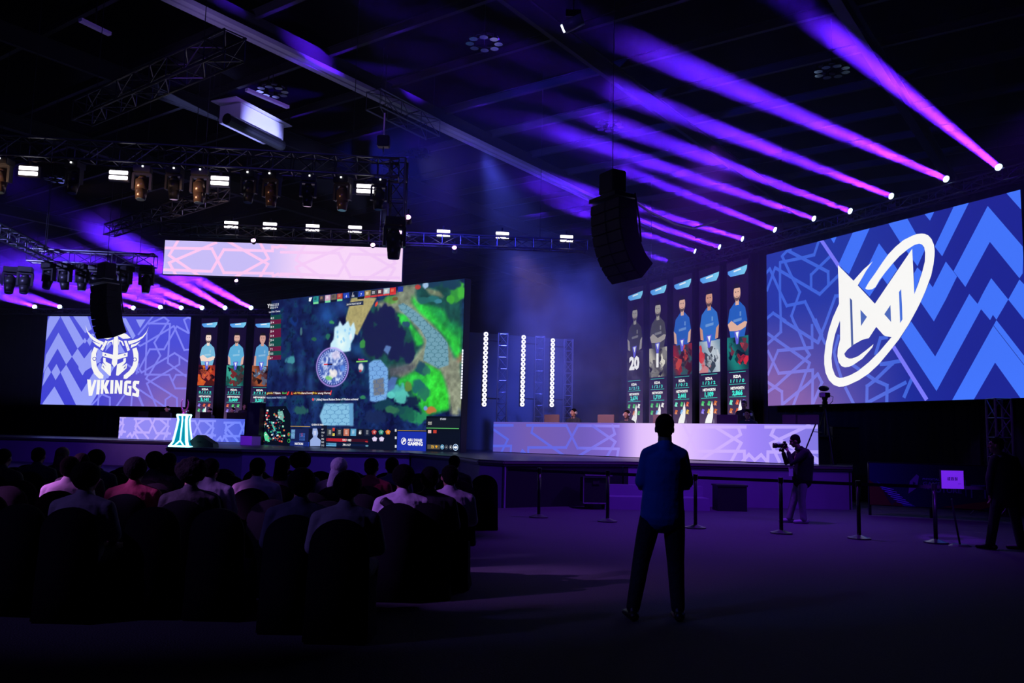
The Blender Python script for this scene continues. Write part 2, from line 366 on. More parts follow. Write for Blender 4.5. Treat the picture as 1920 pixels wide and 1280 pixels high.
for pg in [A_((225, 215), (315, 192), (272, 290)), A_((555, 130), (812, 60), (500, 750), (420, 690), (345, 600)), A_((950, 288), (1085, 470), (1225, 680), (1075, 905), (1000, 800), (810, 1085), (645, 915)),
           [(1664, 415), (1701, 408), (1735, 468), (1721, 499), (1689, 455)], A_((1525, 650), (1595, 720), (1480, 1050), (1475, 740)), G_((205, 310), (320, 285), (270, 388)), G_((542, 226), (716, 182), (410, 795), (325, 685)), G_((1140, 70), (1305, 30), (1312, 262)),
           G_((930, 220), (1340, 694), (1330, 990), (1293, 1045), (955, 630), (675, 1145), (540, 965)), G_((452, 855), (580, 1025), (450, 1290))+H_((315, 320), (165, 100))+G_((262, 1095), (302, 1150)),
           H_((720, 5), (815, 120), (875, 0))+G_((970, 1045), (1155, 1275))+H_((1165, 70), (1030, 300), (990, 245), (958, 305), (855, 180), (345, 1115), (-60, 500), (0, 400), (55, 320), (330, 720)),
           G_((1293, 1060), (1360, 1130))+H_((1360, 315), (1165, 70)), H_((1030, 305), (1360, 730), (1360, 1195), (1305, 1195), (1015, 790), (770, 1215), (522, 1222))]:
    CR.poly(pg, LT)
CR.line(A_((80, 235), (345, 630)), .12, (124, 122, 255)); CR.line(B_((1180, 580), (1650, 1330)), .12, (124, 122, 255)); CR.layer = 3
CR.line(H_((1000, 370), (1345, 815)), .015, (40, 60, 160))
ring_o = A_((745, 965), (800, 870), (900, 730), (1000, 580), (1090, 455), (1200, 340), (1320, 240), (1450, 175), (1520, 150), (1590, 143), (1640, 148), (1690, 170), (1740, 225), (1775, 310), (1787, 400), (1785, 470), (1770, 600), (1735, 770), (1650, 1000), (1580, 1160))+B_((1520, 0), (1400, 220), (1250, 450), (1100, 640), (950, 820), (800, 960), (650, 1060), (500, 1130), (420, 1155), (350, 1160), (270, 1130), (200, 1060), (150, 950), (130, 820), (130, 700), (150, 520), (200, 300), (260, 120), (310, 10))+A_((318, 1270), (355, 1190))
ring_i = A_((420, 1240))+B_((362, 180), (330, 265), (290, 380), (255, 550), (238, 730), (250, 870), (290, 980), (320, 1015), (360, 1025), (420, 1020), (520, 985), (640, 920), (800, 790), (950, 640), (1140, 415), (1180, 300))+A_((1480, 1055), (1540, 900), (1600, 720), (1640, 560), (1645, 430), (1630, 350), (1600, 310), (1555, 293), (1480, 315), (1380, 380), (1260, 480), (1150, 600), (1050, 720), (960, 840), (900, 945), (850, 978), (800, 985), (765, 980))
WH = (255, 254, 252)
CR.poly(ring_o+ring_i, WH)
CR.poly(A_((335, 615), (570, 850), (632, 778), (720, 680), (858, 560), (760, 700), (680, 840), (633, 920), (890, 1195), (1450, 370), (1482, 1060), (1500, 1200))+B_((1200, 430), (1140, 415), (1050, 400), (1020, 385), (910, 262), (800, 430), (700, 455), (570, 527), (536, 555), (480, 600), (430, 665), (450, 710), (500, 737), (550, 735), (640, 700), (760, 610), (870, 520), (850, 570), (800, 630), (700, 740), (560, 835), (500, 860), (440, 868), (390, 850), (345, 790), (328, 700), (335, 580), (368, 450), (368, 200))+A_((352, 1200), (345, 900)), WH)
CR.layer = 4; HB_ = (78, 108, 190)
CR.poly(A_((515, 1105), (550, 1145))+B_((568, 527), (537, 556)), (74, 96, 165)); CR.poly(B_((675, 5), (772, 112), (682, 250)), HB_); CR.poly(A_((1125, 1215))+B_((1033, 72), (1135, 188)), HB_); CR.poly(A_((1253, 1020), (1285, 975), (1300, 1240))+B_((1305, 150), (1270, 205)), (70, 115, 225))
CR.build(tR)
# ---- left screen
CL = Canvas(LO+Vector((0, 0, ZB)), AL, SW, HH); tL = screen_frame(CL, 'large left-hand screen showing a white horned helmet emblem')
def gL(u, v): return max(0, (u/SW-.35)/.65)*max(0, 1-v/HH/.7)
CL.grid(24, 16, lambda u, v: mix(mix((64, 66, 214), (82, 86, 226), v/HH), (128, 100, 190), 1.6*gL(u, v))); CL.layer = 1
K_ = Z(260, 590, 7.11); V_ = Z(150, 600, 8); L4 = Z(0, 427, 4); Z5 = Z(0, 700, 4)
def lnL(u, v): return mix((132, 138, 255), (136, 126, 240), 1.6*gL(u, v))
for pl in [K_((0, 260), (190, 20)), K_((140, 120), (340, 30), (400, 80), (210, 370), (290, 545), (140, 800)), K_((150, 115), (420, 120), (390, 640), (630, 820)), K_((0, 400), (20, 415), (120, 360), (470, 150), (610, 470), (660, 465)),
           K_((660, 240), (510, 155), (340, 460), (150, 460), (10, 720), (40, 770), (480, 510), (650, 620)), K_((110, 250), (90, 795), (410, 800), (490, 980), (630, 980)), K_((545, 570), (545, 660), (110, 915), (240, 1230)),
           K_((100, 850), (160, 890), (510, 1110), (515, 1240)), K_((430, 1080), (360, 1130), (355, 1230)), K_((0, 990), (350, 1225)), K_((690, 50), (660, 35), (605, 65), (670, 240)), K_((460, 875), (500, 800), (630, 800)), K_((130, 800), (100, 850)), K_((0, 1090), (60, 1230)),
           V_((160, 1290), (330, 1110), (450, 1160), (450, 1290)), V_((285, 1120), (270, 1280)), V_((550, 1290), (670, 1120)), V_((780, 1140), (770, 1290)), V_((890, 1140), (950, 1290)), V_((700, 660), (880, 780)), V_((880, 660), (850, 800))]:
    CL.line(pl, .105, lnL)
CL.layer = 2; LL = (152, 162, 255)
for pg in [L4((345, 850), (358, 700), (378, 655), (440, 655), (452, 670)), L4((455, 664), (462, 655), (515, 655), (632, 855), (583, 905)), L4((545, 655), (655, 655), (690, 760), (640, 790)), V_((-10, 215), (40, 310), (0, 380), (-40, 330)), V_((105, 310), (180, 200), (220, 215), (150, 390)),
           V_((-10, 470), (55, 590), (180, 430), (165, 620), (40, 830), (-20, 730)), V_((75, 265), (105, 310), (75, 352), (45, 310)), V_((270, 420), (360, 500), (285, 635), (245, 560)), V_((570, 500), (590, 330), (680, 490)), V_((380, 470), (480, 360), (420, 300)),
           L4((440, 785), (541, 966), (498, 1025), (433, 905), (325, 1090), (345, 955)), L4((583, 905), (645, 1000), (700, 930), (760, 1000), (621, 1085), (541, 967)), L4((425, 1020), (455, 1082), (418, 1142), (387, 1082)), L4((360, 1035), (385, 1082), (318, 1190), (335, 1080)),
           Z5((410, 97), (485, 235), (318, 235), (322, 222)), L4((498, 1026), (612, 1230), (750, 1010), (830, 1080), (620, 1430), (455, 1085)), G_((0, 0), (1, 0), (1, 1)), V_((840, -10), (985, -10), (905, 118)), V_((625, -30), (690, -30), (835, 235), (790, 290)), V_((360, 800), (470, 690), (520, 700), (420, 880))]:
    CL.poly(pg, LL)
CL.layer = 3
for pg in [[(85, 80), (120, 170), (190, 240), (280, 300), (362, 330), (345, 372), (280, 345), (210, 310), (150, 250), (110, 180)], [(1037, 92), (1000, 195), (950, 262), (880, 312), (800, 347), (735, 367), (722, 315), (860, 285), (940, 240), (1000, 175)],
           [(185, 313), (290, 355), (327, 362), (300, 408), (240, 370)], [(910, 316), (830, 355), (770, 368), (765, 418), (850, 377)], [(325, 262), (420, 205), (530, 215), (510, 250), (420, 290), (380, 280)], [(570, 235), (620, 182), (700, 210), (762, 265), (720, 277), (650, 282)],
           [(510, 270), (540, 215), (575, 250), (575, 500), (558, 660), (515, 708), (478, 650), (498, 500)], [(340, 478), (500, 520), (570, 520), (717, 484), (715, 545), (560, 592), (490, 582), (338, 540)], [(385, 303), (417, 320), (345, 462), (308, 440)], [(663, 308), (702, 308), (752, 447), (715, 468)],
           [(400, 382), (430, 320), (505, 288), (500, 385), (480, 325), (450, 328)], [(580, 288), (640, 318), (668, 382), (645, 382), (622, 332), (600, 312), (580, 382)], [(350, 562), (387, 570), (390, 622), (470, 665), (465, 832), (440, 832), (322, 715), (343, 640), (400, 695), (350, 628)], [(692, 568), (690, 628), (630, 695), (707, 648), (702, 720), (580, 832), (543, 828), (558, 665), (650, 620), (655, 575)],
           [(215, 400), (175, 500), (166, 600), (180, 720), (220, 810), (290, 877), (350, 877), (355, 828), (290, 760), (255, 690), (240, 600), (245, 500), (272, 430)], [(850, 408), (878, 500), (882, 600), (860, 700), (810, 790), (700, 882), (655, 877), (660, 828), (740, 760), (790, 680), (810, 600), (802, 500), (788, 430)],
           [(110, 888), (165, 893), (175, 1010), (215, 893), (252, 898), (185, 1132), (135, 1137)], [(262, 895), (306, 895), (295, 1113), (246, 1113)], [(322, 895), (368, 895), (362, 985), (400, 898), (447, 901), (402, 1005), (440, 1100), (385, 1104), (355, 1020), (350, 1104), (311, 1106)], [(462, 898), (506, 898), (500, 1103), (453, 1104)],
           [(530, 898), (570, 901), (600, 1010), (605, 903), (642, 903), (633, 1106), (588, 1106), (560, 1000), (555, 1101), (518, 1101)], [(668, 925), (700, 905), (772, 908), (765, 955), (715, 950), (705, 1080), (735, 1085), (738, 1025), (723, 1020), (726, 983), (777, 988), (768, 1137), (700, 1127), (656, 1100)],
           [(798, 925), (820, 908), (894, 913), (885, 962), (845, 955), (838, 1000), (892, 1050), (887, 1140), (870, 1154), (783, 1132), (790, 1085), (840, 1097), (845, 1070), (788, 1010)]]:
    CL.poly(V_(*pg), WH)
CL.layer = 4
for pg in [[(368, 530), (382, 505), (402, 530)], [(655, 530), (675, 508), (695, 525)], [(345, 672), (378, 735), (345, 700)], [(690, 672), (655, 728), (685, 715)], [(345, 400), (355, 395), (350, 420)], [(708, 395), (718, 410), (710, 415)]]: CL.poly(V_(*pg), (70, 66, 190))
for cx, cy in ((220, 580), (826, 590)):
    CL.poly(V_(*[(cx+30*math.cos(k), cy+30*math.sin(k)) for k in np.linspace(0, 6.28, 14)[:-1]]), (88, 84, 205)); 
CL.layer = 5
for cx, cy in ((220, 580), (826, 590)): CL.poly(V_(*[(cx+20*math.cos(k), cy+20*math.sin(k)) for k in np.linspace(0, 6.28, 14)[:-1]]), WH)
CL.build(tL)
# ---- main screen in the middle (game broadcast), facing down the hall
AM = -.626
_br = aty(862, 849, 27.1); MDm = Vector((math.cos(AM), math.sin(AM), 0))
# left edge where the ray through x=494 meets the plane
_bl = atpl(494.5, 834, (_br.x, _br.y, 0), AM)
MZ = (_br.z+_bl.z)/2; MW = (Vector((_br.x, _br.y, 0))-Vector((_bl.x, _bl.y, 0))).length
_tr = atpl(866, 522.5, _br, AM); _tl = atpl(501, 565, _br, AM); MH = (_tr.z+_tl.z)/2-MZ
CM = Canvas(Vector((_bl.x, _bl.y, MZ)), AM, MW, MH); tM = screen_frame(CM, 'big centre-stage screen showing a forest battle game with green glade and stone path', depth=.3)
NU, NV = 400, 228
uu, vv = np.meshgrid(np.linspace(0, MW, NU+1), np.linspace(0, MH, NV+1))
# photo-pixel coordinates of every picture cell (lets the picture be drawn from coordinates read off the photograph)
Px = CM.o.x+CM.d.x*uu; Py = CM.o.y+CM.d.y*uu; Pz = CM.o.z+vv-1.6
zz = Px*_f.x+Py*_f.y+Pz*_f.z; X = 960+F_PX*(Px*XV.x+Py*XV.y+Pz*XV.z)/zz; Y = 640-F_PX*(Px*UV.x+Py*UV.y+Pz*UV.z)/zz
def vnoise(sc, seed, octv=3):
    out = np.zeros_like(X); amp = 1; tot = 0
    for k in range(octv):
        r = np.random.default_rng(seed+k); n = 160; g = r.random((n, n)); a = (uu*sc*2**k) % (n-1); b = (vv*sc*2**k) % (n-1)
        i = a.astype(int); j = b.astype(int); fa = a-i; fb = b-j; fa = fa*fa*(3-2*fa); fb = fb*fb*(3-2*fb)
        out += amp*((g[j, i]*(1-fa)+g[j, i+1]*fa)*(1-fb)+(g[j+1, i]*(1-fa)+g[j+1, i+1]*fa)*fb); tot += amp; amp *= .55
    return out/tot
def inpoly(P):
    m = np.zeros(X.shape, bool); n = len(P)
    for i in range(n):
        x1, y1 = P[i]; x2, y2 = P[(i+1) % n]
        if y1 == y2: continue
        m ^= ((y1 > Y) != (y2 > Y)) & (X < (x2-x1)*(Y-y1)/(y2-y1)+x1)
    return m
IMG = np.zeros((*X.shape, 3))
def put(mask, col, a=1.0):
    mk = (mask.astype(float) if mask.dtype == bool else mask)*a; IMG[:] = IMG*(1-mk[..., None])+np.array(col, float)*mk[..., None]
def blob(cx, cy, rx, ry, col, a=1, rot=0, hard=3.0, ns=0):
    c, s_ = math.cos(rot), math.sin(rot); dx = X-cx; dy = Y-cy; q = np.sqrt(((dx*c+dy*s_)/rx)**2+((-dx*s_+dy*c)/ry)**2)
    if ns: q = q+(vnoise(6, int(cx), 2)-.5)*ns
    put(np.clip((1-q)*hard, 0, 1), col, a)
def soft(P, col, a=1, w=2): # polygon softened by averaging shifted copies
    acc = np.zeros(X.shape); k = 0
    for dx in (-w, 0, w):
        for dy in (-w, 0, w):
            acc += inpoly([(x+dx, y+dy) for x, y in P]); k += 1
    put(acc/k, col, a)
def texture(sc, seed, amt, mask=None):
    n = 1+(vnoise(sc, seed, 3)-.5)*amt
    if mask is not None: n = 1+(n-1)*mask
    IMG[:] = IMG*n[..., None]
n1 = vnoise(1.2, 1); n2 = vnoise(3.5, 9); n3 = vnoise(9, 21)
IMG[:] = np.array((20, 34, 84))+(n1-.5)[..., None]*np.array((14, 44, 60))+(n2-.5)[..., None]*np.array((16, 40, 46))
put(np.clip((n2-.58)*5, 0, 1)*(X < 720), (16, 62, 84), .7); put(np.clip((.40-n3)*7, 0, 1), (10, 16, 44), .6)
c1, c2, c4, c3 = Z(490, 520, 9.145), Z(680, 520, 9.145), Z(680, 650, 6.095), Z(490, 650, 6.4)
for q in [(612, 590, 26, 30, (36, 84, 160), .7), (640, 575, 20, 22, (44, 88, 160), .6), (598, 640, 14, 30, (32, 70, 140), .5), (565, 690, 10, 50, (44, 90, 150), .5), (582, 720, 10, 45, (50, 100, 160), .5), (590, 755, 12, 36, (44, 90, 150), .5), (700, 720, 40, 30, (26, 60, 110), .6), (545, 690, 12, 20, (60, 130, 150), .5), (672, 655, 30, 20, (40, 100, 160), .6), (700, 690, 30, 45, (30, 80, 130), .6)]: blob(*q, hard=1.2)
# glade
soft(c2((0, 600), (300, 430), (560, 300), (700, 150), (1000, 100), (1700, 40), (1710, 1300), (1730, 2200), (900, 2200), (400, 1700), (250, 1500), (0, 1300)), (26, 76, 70), 1, 4)
soft(c2((250, 420), (480, 380), (720, 130), (930, 130), (900, 300), (1000, 500), (1250, 850), (1480, 1150), (1580, 1400), (1720, 1800), (1720, 2300), (1450, 2100), (1380, 1700), (1000, 1500), (700, 1750), (500, 1600), (780, 1500), (1050, 1150), (900, 850), (620, 590), (300, 600)), (128, 138, 116), 1, 3)
soft(c2((860, 300), (940, 430), (1100, 470), (1380, 560), (1500, 800), (1690, 900), (1690, 1500), (1560, 1300), (1440, 1050), (1240, 820), (980, 610), (840, 420)), (46, 196, 62), 1, 3)
soft(c2((1050, 440), (1400, 560), (1420, 700), (1690, 800), (1700, 1100), (1400, 850)), (28, 130, 70), .8, 5)
soft(c2((600, 620), (740, 640), (880, 860), (1030, 1040), (1040, 1140), (930, 1180), (860, 1000), (780, 820), (600, 860)), (46, 186, 66), 1, 2)
soft(c2((1060, 170), (1330, 240), (1400, 350), (1150, 290)), (120, 132, 104), 1, 2); blob(735, 562, 16, 10, (90, 160, 60), .8, ns=.5)
soft(c4((400, 380), (560, 290), (720, 190), (880, 270), (960, 400), (1000, 560), (980, 720), (700, 800), (560, 480), (400, 440)), (44, 176, 62), 1, 3)
soft(c4((730, 200), (900, 300), (980, 560), (990, 720), (820, 700), (680, 620), (760, 420)), (52, 206, 58), 1, 3)
soft(c4((880, 180), (1120, 130), (1105, 790), (1010, 780), (990, 560), (930, 330)), (132, 138, 118), 1, 3)
soft(c4((280, 230), (600, 180), (600, 260), (400, 340), (300, 370)), (84, 86, 96), .9, 4)
texture(7, 55, .5, (X > 690).astype(float)); texture(2.5, 77, .35)
# dark thicket in the glade
for q in [(722, 600, 26, 32), (705, 640, 30, 34), (740, 640, 22, 40), (728, 585, 12, 14), (690, 605, 14, 26), (765, 660, 16, 22), (752, 628, 10, 14)]: blob(*q, (24, 28, 72), .97, hard=4, ns=.5)
for q in [(855, 555, 15, 16, (52, 150, 56)), (865, 545, 9, 16, (70, 186, 60)), (845, 562, 8, 10, (64, 170, 50)), (812, 560, 12, 6, (40, 110, 110)), (795, 563, 14, 7, (36, 100, 96)), (822, 565, 8, 5, (60, 130, 150)), (808, 532, 22, 9, (24, 56, 84)), (846, 533, 20, 10, (26, 60, 86)),
          (762, 608, 8, 7, (40, 70, 110)), (742, 560, 6, 4, (110, 84, 40)), (790, 690, 12, 14, (30, 70, 92)), (798, 695, 10, 10, (44, 110, 92)), (745, 733, 20, 15, (78, 176, 178)), (752, 742, 16, 14, (84, 188, 176)), (733, 740, 8, 8, (92, 200, 190)), (766, 724, 8, 9, (96, 128, 60)), (775, 752, 14, 12, (20, 34, 66)),
          (785, 725, 14, 16, (30, 96, 100)), (795, 738, 12, 14, (36, 110, 90)), (782, 782, 22, 14, (40, 140, 90)), (765, 775, 20, 16, (26, 90, 76)), (720, 758, 24, 14, (22, 60, 80)), (706, 782, 22, 14, (26, 40, 84)), (748, 770, 16, 12, (24, 74, 78)), (735, 768, 14, 8, (50, 110, 80)),
          (622, 604, 5, 5, (60, 150, 90)), (615, 630, 6, 7, (40, 110, 90)), (680, 644, 6, 9, (60, 150, 70)), (589, 636, 5, 4, (40, 100, 70)), (565, 622, 3, 8, (70, 110, 120)), (545, 675, 9, 9, (70, 150, 160)), (552, 602, 9, 10, (20, 50, 120)), (553, 598, 5, 7, (16, 26, 70)), (565, 770, 14, 10, (40, 90, 90)), (680, 745, 6, 4, (50, 130, 90)),
          (808, 768, 10, 8, (190, 110, 60)), (798, 765, 4, 4, (110, 150, 220)), (783, 538, 7, 5, (190, 60, 50)), (798, 533, 6, 8, (170, 200, 235))]: blob(*q, .92, hard=3, ns=.8)
# tan ramp, ice burst, ruins
soft(c1((1545, 350), (1850, 345), (1980, 350), (1830, 620), (1650, 990), (1480, 900), (1450, 700)), (176, 164, 108), .95, 1); texture(12, 88, .25, inpoly(c1((1545, 350), (1850, 345), (1980, 350), (1650, 990), (1450, 700))).astype(float))
soft(c1((1240, 1060), (1260, 850), (1320, 830), (1345, 740), (1400, 830), (1490, 740), (1530, 850), (1585, 760), (1620, 900), (1590, 1040), (1540, 1130), (1530, 1260), (1420, 1280), (1180, 1240), (1190, 1130)), (196, 232, 252), 1, 1); blob(640, 640, 12, 22, (232, 250, 255), .8, hard=1.5)
for k in range(10): blob(630+RNG.random()*36, 612+RNG.random()*44, 2.2, 3.5, (120, 190, 235), .6)
soft(c4((70, 190), (130, 150), (210, 150), (290, 250), (295, 460), (270, 600), (140, 632), (85, 620)), (116, 166, 222), 1, 1); soft(c4((120, 380), (240, 350), (250, 540), (130, 560)), (108, 110, 118), .9, 1)
soft(c4((290, 400), (330, 345), (400, 350), (360, 480), (290, 520)), (76, 108, 172), .9, 1); soft(c4((240, 40), (270, -20), (330, 0), (290, 90)), (96, 130, 190), .9, 1)
soft(c3((700, 830), (760, 680), (1100, 678), (1105, 945), (740, 945)), (128, 184, 218), 1, 1); soft(c3((1055, 680), (1105, 680), (1105, 945), (1060, 945)), (92, 150, 196), .9, 1)
def cracks(mask, jit, sc, col, a, seed):
    r = np.random.default_rng(seed); xs = X[mask]; ys = Y[mask]
    if not len(xs): return
    pts = []
    x0, x1, y0, y1 = xs.min(), xs.max(), ys.min(), ys.max()
    j = 0; y = y0
    while y < y1+sc:
        x = x0+(j % 2)*sc*.9
        while x < x1+sc*2: pts.append((x+r.normal()*jit, y+r.normal()*jit*.6)); x += sc*1.8
        y += sc; j += 1
    D = np.full((2,)+X.shape, 1e9)
    for x, y in pts:
        d = ((X-x)/1.5)**2+(Y-y)**2; lo = d < D[0]; D[1] = np.where(lo, D[0], np.minimum(D[1], d)); D[0] = np.where(lo, d, D[0])
    e = (np.sqrt(D[1])-np.sqrt(D[0])); put(np.clip(1.1-e/1.0, 0, 1)*mask, col, a)
pathP = c2((610, 470), (700, 440), (830, 520), (960, 620), (1100, 760), (1330, 960), (1460, 1130), (1470, 1290), (1480, 1500), (1300, 1560), (1040, 1420), (1060, 1280), (1100, 1080), (1000, 900), (800, 700), (640, 560))
soft(pathP, (112, 160, 180), .95, 1); cracks(inpoly(pathP), 1.3, 7.5, (40, 96, 110), .9, 3)
cracks(inpoly(c3((740, 690), (1055, 680), (1055, 945), (750, 945))), 1.2, 8, (60, 110, 160), .9, 5)
cracks(inpoly(c4((70, 190), (210, 150), (290, 250), (295, 460), (270, 600), (140, 632), (85, 620))), 1, 8, (60, 96, 160), .8, 8)
# glowing round seal with a violet rim and a bright figure beside it
EX, EY = 623.5, 688; q = np.sqrt(((X-EX)/29.5)**2+((Y-EY)/36)**2)
put(np.clip((1-q)*8, 0, 1), (66, 96, 186), .85); put((q < .8).astype(float)*np.clip(vnoise(9, 33, 2)*2-.5, 0, 1), (210, 222, 250), .95); put(((q > .82) & (q < .92) & (np.sin(np.arctan2(Y-EY, X-EX)*44) > 0)).astype(float), (190, 200, 255), .7)
put(np.clip(1-np.abs(q-1)*16, 0, 1), (196, 160, 250), .95); blob(618, 708, 8, 5, (120, 200, 110), .9, ns=.6); blob(625, 700, 9, 8, (250, 240, 230), .8, ns=.8); blob(643, 690, 6, 7, (80, 130, 220), .8); blob(630, 665, 10, 8, (225, 215, 240), .8, ns=.6); blob(658, 632, 3, 9, (240, 240, 255), .8)
blob(678, 690, 8, 12, (90, 200, 220), .6, hard=1.4); blob(677, 688, 4.5, 8, (225, 215, 225), .9, ns=.8); blob(676, 695, 3, 3, (190, 60, 70), .9)
blob(866, 670, 12, 14, (190, 90, 80), .6, rot=.8, hard=1.3); blob(706, 570, 2.5, 6, (240, 70, 50), .95, rot=.4)
IMG = np.clip(IMG*1.04, 0, 255)
lin = np.where(IMG/255 <= .04045, IMG/255/12.92, ((IMG/255+.055)/1.055)**2.4).reshape(-1, 3)
F = [(j*(NU+1)+i, j*(NU+1)+i+1, (j+1)*(NU+1)+i+1, (j+1)*(NU+1)+i) for j in range(NV) for i in range(NU)]
CM.add(list(zip(uu.ravel(), vv.ravel())), F, [tuple(c) for c in lin]); CM.layer = 1
U = lambda px, py: CM.uv(px, py)
def R_(px0, py0, px1, py1, col, cv=CM):   # upright rectangle in the plane from two photo pixels (top-left, bottom-right)
    a, b = cv.uv(px0, py0), cv.uv(px1, py1); cv.poly([(a[0], b[1]), (b[0], b[1]), (b[0], a[1]), (a[0], a[1])], col, uv=True)
DK = (10, 16, 34)
CM.poly([(494, 762), (536, 761), (545, 776), (546, 836), (494, 833)], DK); R_(545, 802, 872, 850, (14, 20, 44)); R_(800, 780, 866, 850, (12, 18, 34))
CM.layer = 2
for k in range(130):  # map dots
    a = RNG.random(2); px = 495+a[0]*38; py = 767+a[1]*61; c = [(210, 50, 60), (60, 190, 140), (230, 240, 240), (30, 90, 130), (40, 130, 120), (30, 60, 110), (220, 110, 60)][RNG.integers(7)]; w = [1.2, 1.4, .8, 2.6, 2.8, 3.2, 1.5][RNG.integers(7)]; R_(px, py, px+w, py+w, c)
CM.poly([(521, 772), (530, 770), (533, 780), (531, 789), (524, 785)], (120, 180, 170)); CM.poly([(494, 812), (499, 809), (505, 818), (506, 828), (498, 826)], (90, 220, 160)); CM.poly([(508, 790), (511, 790), (518, 808), (514, 806)], (80, 190, 170))
for k in range(5):
    x0 = 588-.0+k*11.2; y0 = 556.2-k*1.33; R_(x0, y0, x0+9.6, y0+9.5, [(46, 150, 150), (60, 50, 70), (214, 170, 200), (110, 100, 90), (190, 70, 60)][k]); R_(x0, y0+10, x0+9.6, y0+13, (120, 220, 160) if k % 2 == 0 else (20, 26, 50)); R_(x0+2, y0+1, x0+6, y0+6, [(20, 80, 90), (150, 120, 100), (240, 230, 240), (60, 60, 70), (220, 150, 130)][k])
for k in range(5):
    x0 = 684.5+k*11.8; y0 = 545-k*1.35; R_(x0, y0, x0+10.8, y0+9.8, [(150, 130, 80), (60, 66, 70), (90, 50, 60), (170, 190, 200), (210, 50, 40)][k]); R_(x0, y0+10, x0+10.8, y0+12.2, (220, 60, 60)); R_(x0+2, y0+2, x0+7, y0+7, [(240, 220, 180), (190, 190, 200), (240, 230, 220), (250, 250, 250), (240, 120, 90)][k])
CM.poly([(644, 550), (655, 548.5), (656, 558), (645, 559.5)], (42, 72, 190)); CM.poly([(657, 548.5), (670, 547), (671, 556), (658, 557.8)], (14, 24, 60)); CM.poly([(673, 546.5), (683, 545.2), (683.5, 555), (672, 556.5)], (42, 72, 190)); CM.poly([(747, 538), (757, 537), (756, 546.5), (746.5, 547.5)], (36, 56, 160)); CM.poly([(580, 558), (586, 557), (583, 565), (579.5, 565)], (240, 246, 255))
CM.poly([(650, 567.5), (682, 563.5), (682, 571.5), (649, 574.5)], (40, 50, 80)); CM.poly([(671, 557), (683, 555.5), (683, 560), (670.5, 561)], (24, 20, 26))
for k in range(10): # side list
    y0 = 591.5+k*8.35; G = k in (0, 2, 5, 6, 8); R_(505, y0, 527, y0+7.4, (18, 74, 70) if G else (104, 24, 62)); R_(499-k*.1, y0, 506, y0+7.2, [(180, 110, 80), (210, 40, 60), (60, 150, 130), (200, 170, 140), (120, 130, 80), (220, 150, 140), (200, 190, 160), (60, 70, 90), (230, 210, 190), (220, 160, 120)][k])
R_(545, 803, 578, 836.5, (24, 34, 84)); R_(545, 827, 580, 836.5, (30, 56, 160)); R_(545, 798.5, 582, 799.8, (226, 180, 70)); R_(547, 805, 553, 822, (130, 190, 240)); R_(562, 812, 572, 826, (70, 120, 220)); R_(565, 811, 568, 818, (220, 80, 90))
CM.poly([(587, 803), (595, 803), (597, 812), (595, 819), (602, 825), (601, 836), (582, 836), (582, 825), (588, 819), (586, 812)], (150, 172, 226)); CM.poly([(588, 807), (594, 807), (593, 816), (589, 816)], (220, 226, 248))
R_(604, 797, 612, 837, (18, 22, 44)); R_(612, 821, 690, 828.5, (60, 16, 36)); R_(612, 821, 650, 827.8, (212, 40, 52)); R_(612, 830, 690, 837, (16, 28, 66)); R_(612, 830, 631, 836.6, (104, 180, 230))
for k, (x0, c) in enumerate([(614, (60, 66, 70)), (632, (44, 48, 56)), (645, (190, 110, 90)), (658, (90, 160, 200)), (671, (20, 24, 40)), (684, (26, 34, 60))]): R_(x0, 803.5-k*.0, x0+10, 817, c); R_(x0+3, 806, x0+7, 814, mix(c, (255, 255, 255), .5))
R_(624, 802, 628, 808, (210, 70, 60)); R_(624, 812, 628, 817, (220, 200, 90))
for (x0, y0, c) in [(697, 805, (180, 60, 60)), (710, 805, (60, 150, 130)), (723, 805, (220, 120, 40)), (698, 818, (214, 200, 236)), (711, 818, (214, 200, 236))]: CM.poly([(x0, y0+3), (x0+5, y0), (x0+10, y0+3), (x0+8, y0+9), (x0+2, y0+9)], c); CM.poly([(x0+3, y0+4), (x0+8, y0+2), (x0+6, y0+8)], mix(c, (255, 255, 255), .6))
for (x0, y0) in ((741, 806), (741, 820), (741, 836)): R_(x0, y0-2, x0+3, y0+3, (210, 214, 224))
R_(746, 808.5, 799, 846, (28, 48, 170)); R_(746, 806.2, 799.5, 807.8, (220, 176, 70)); R_(800, 801.5, 861, 803.8, (96, 196, 110)); R_(802, 833, 825, 842, (84, 80, 70)); R_(803, 790, 810, 796, (190, 190, 180)); R_(803, 806, 809, 812, (220, 190, 190)); R_(813, 806, 819, 812, (190, 60, 50)); R_(801, 784, 862, 801, (22, 28, 44))
CM.layer = 3
def tpx(st, px, py, hpx, col, cv=CM, align='LEFT', bold=.03, wx=1.0):
    a = cv.uv(px, py); b = cv.uv(px, py-hpx); cv.text(st, a[0], a[1], b[1]-a[1], col, align, bold, wx)
for k in range(10): tpx(['42 3', '37 4', '35 4', '33 4', '31 4', '29 4', '27 2', '7 2', '12 2', '6 7'][k], 508-k*.1, 598.2+k*8.3, 3.6, (240, 240, 245), wx=1.1)
tpx('6', 649, 557.5, 5, (235, 240, 255)); tpx('7', 676.5, 554.5, 5, (235, 240, 255)); tpx('(', 661.5, 552.5, 4.5, (250, 250, 250)); tpx('2:22', 660, 556.2, 3, (230, 235, 250), wx=1.0); tpx('SHOW FIGHT RECAP', 650.5, 572.6, 3.2, (220, 225, 235), wx=.92)
tpx('KILLS 2 2 2', 506.5, 574, 4, (235, 236, 245)); tpx('GOLD 37 4', 506.5, 579, 3.4, (225, 228, 240)); tpx('Last Hits / Denies', 505, 586.5, 3.2, (210, 214, 230)); tpx('Y', 501.5, 577, 7, (240, 240, 245), bold=.05)
R_(497, 734.4, 622, 739.8, (52, 16, 40)); CM.layer = 4
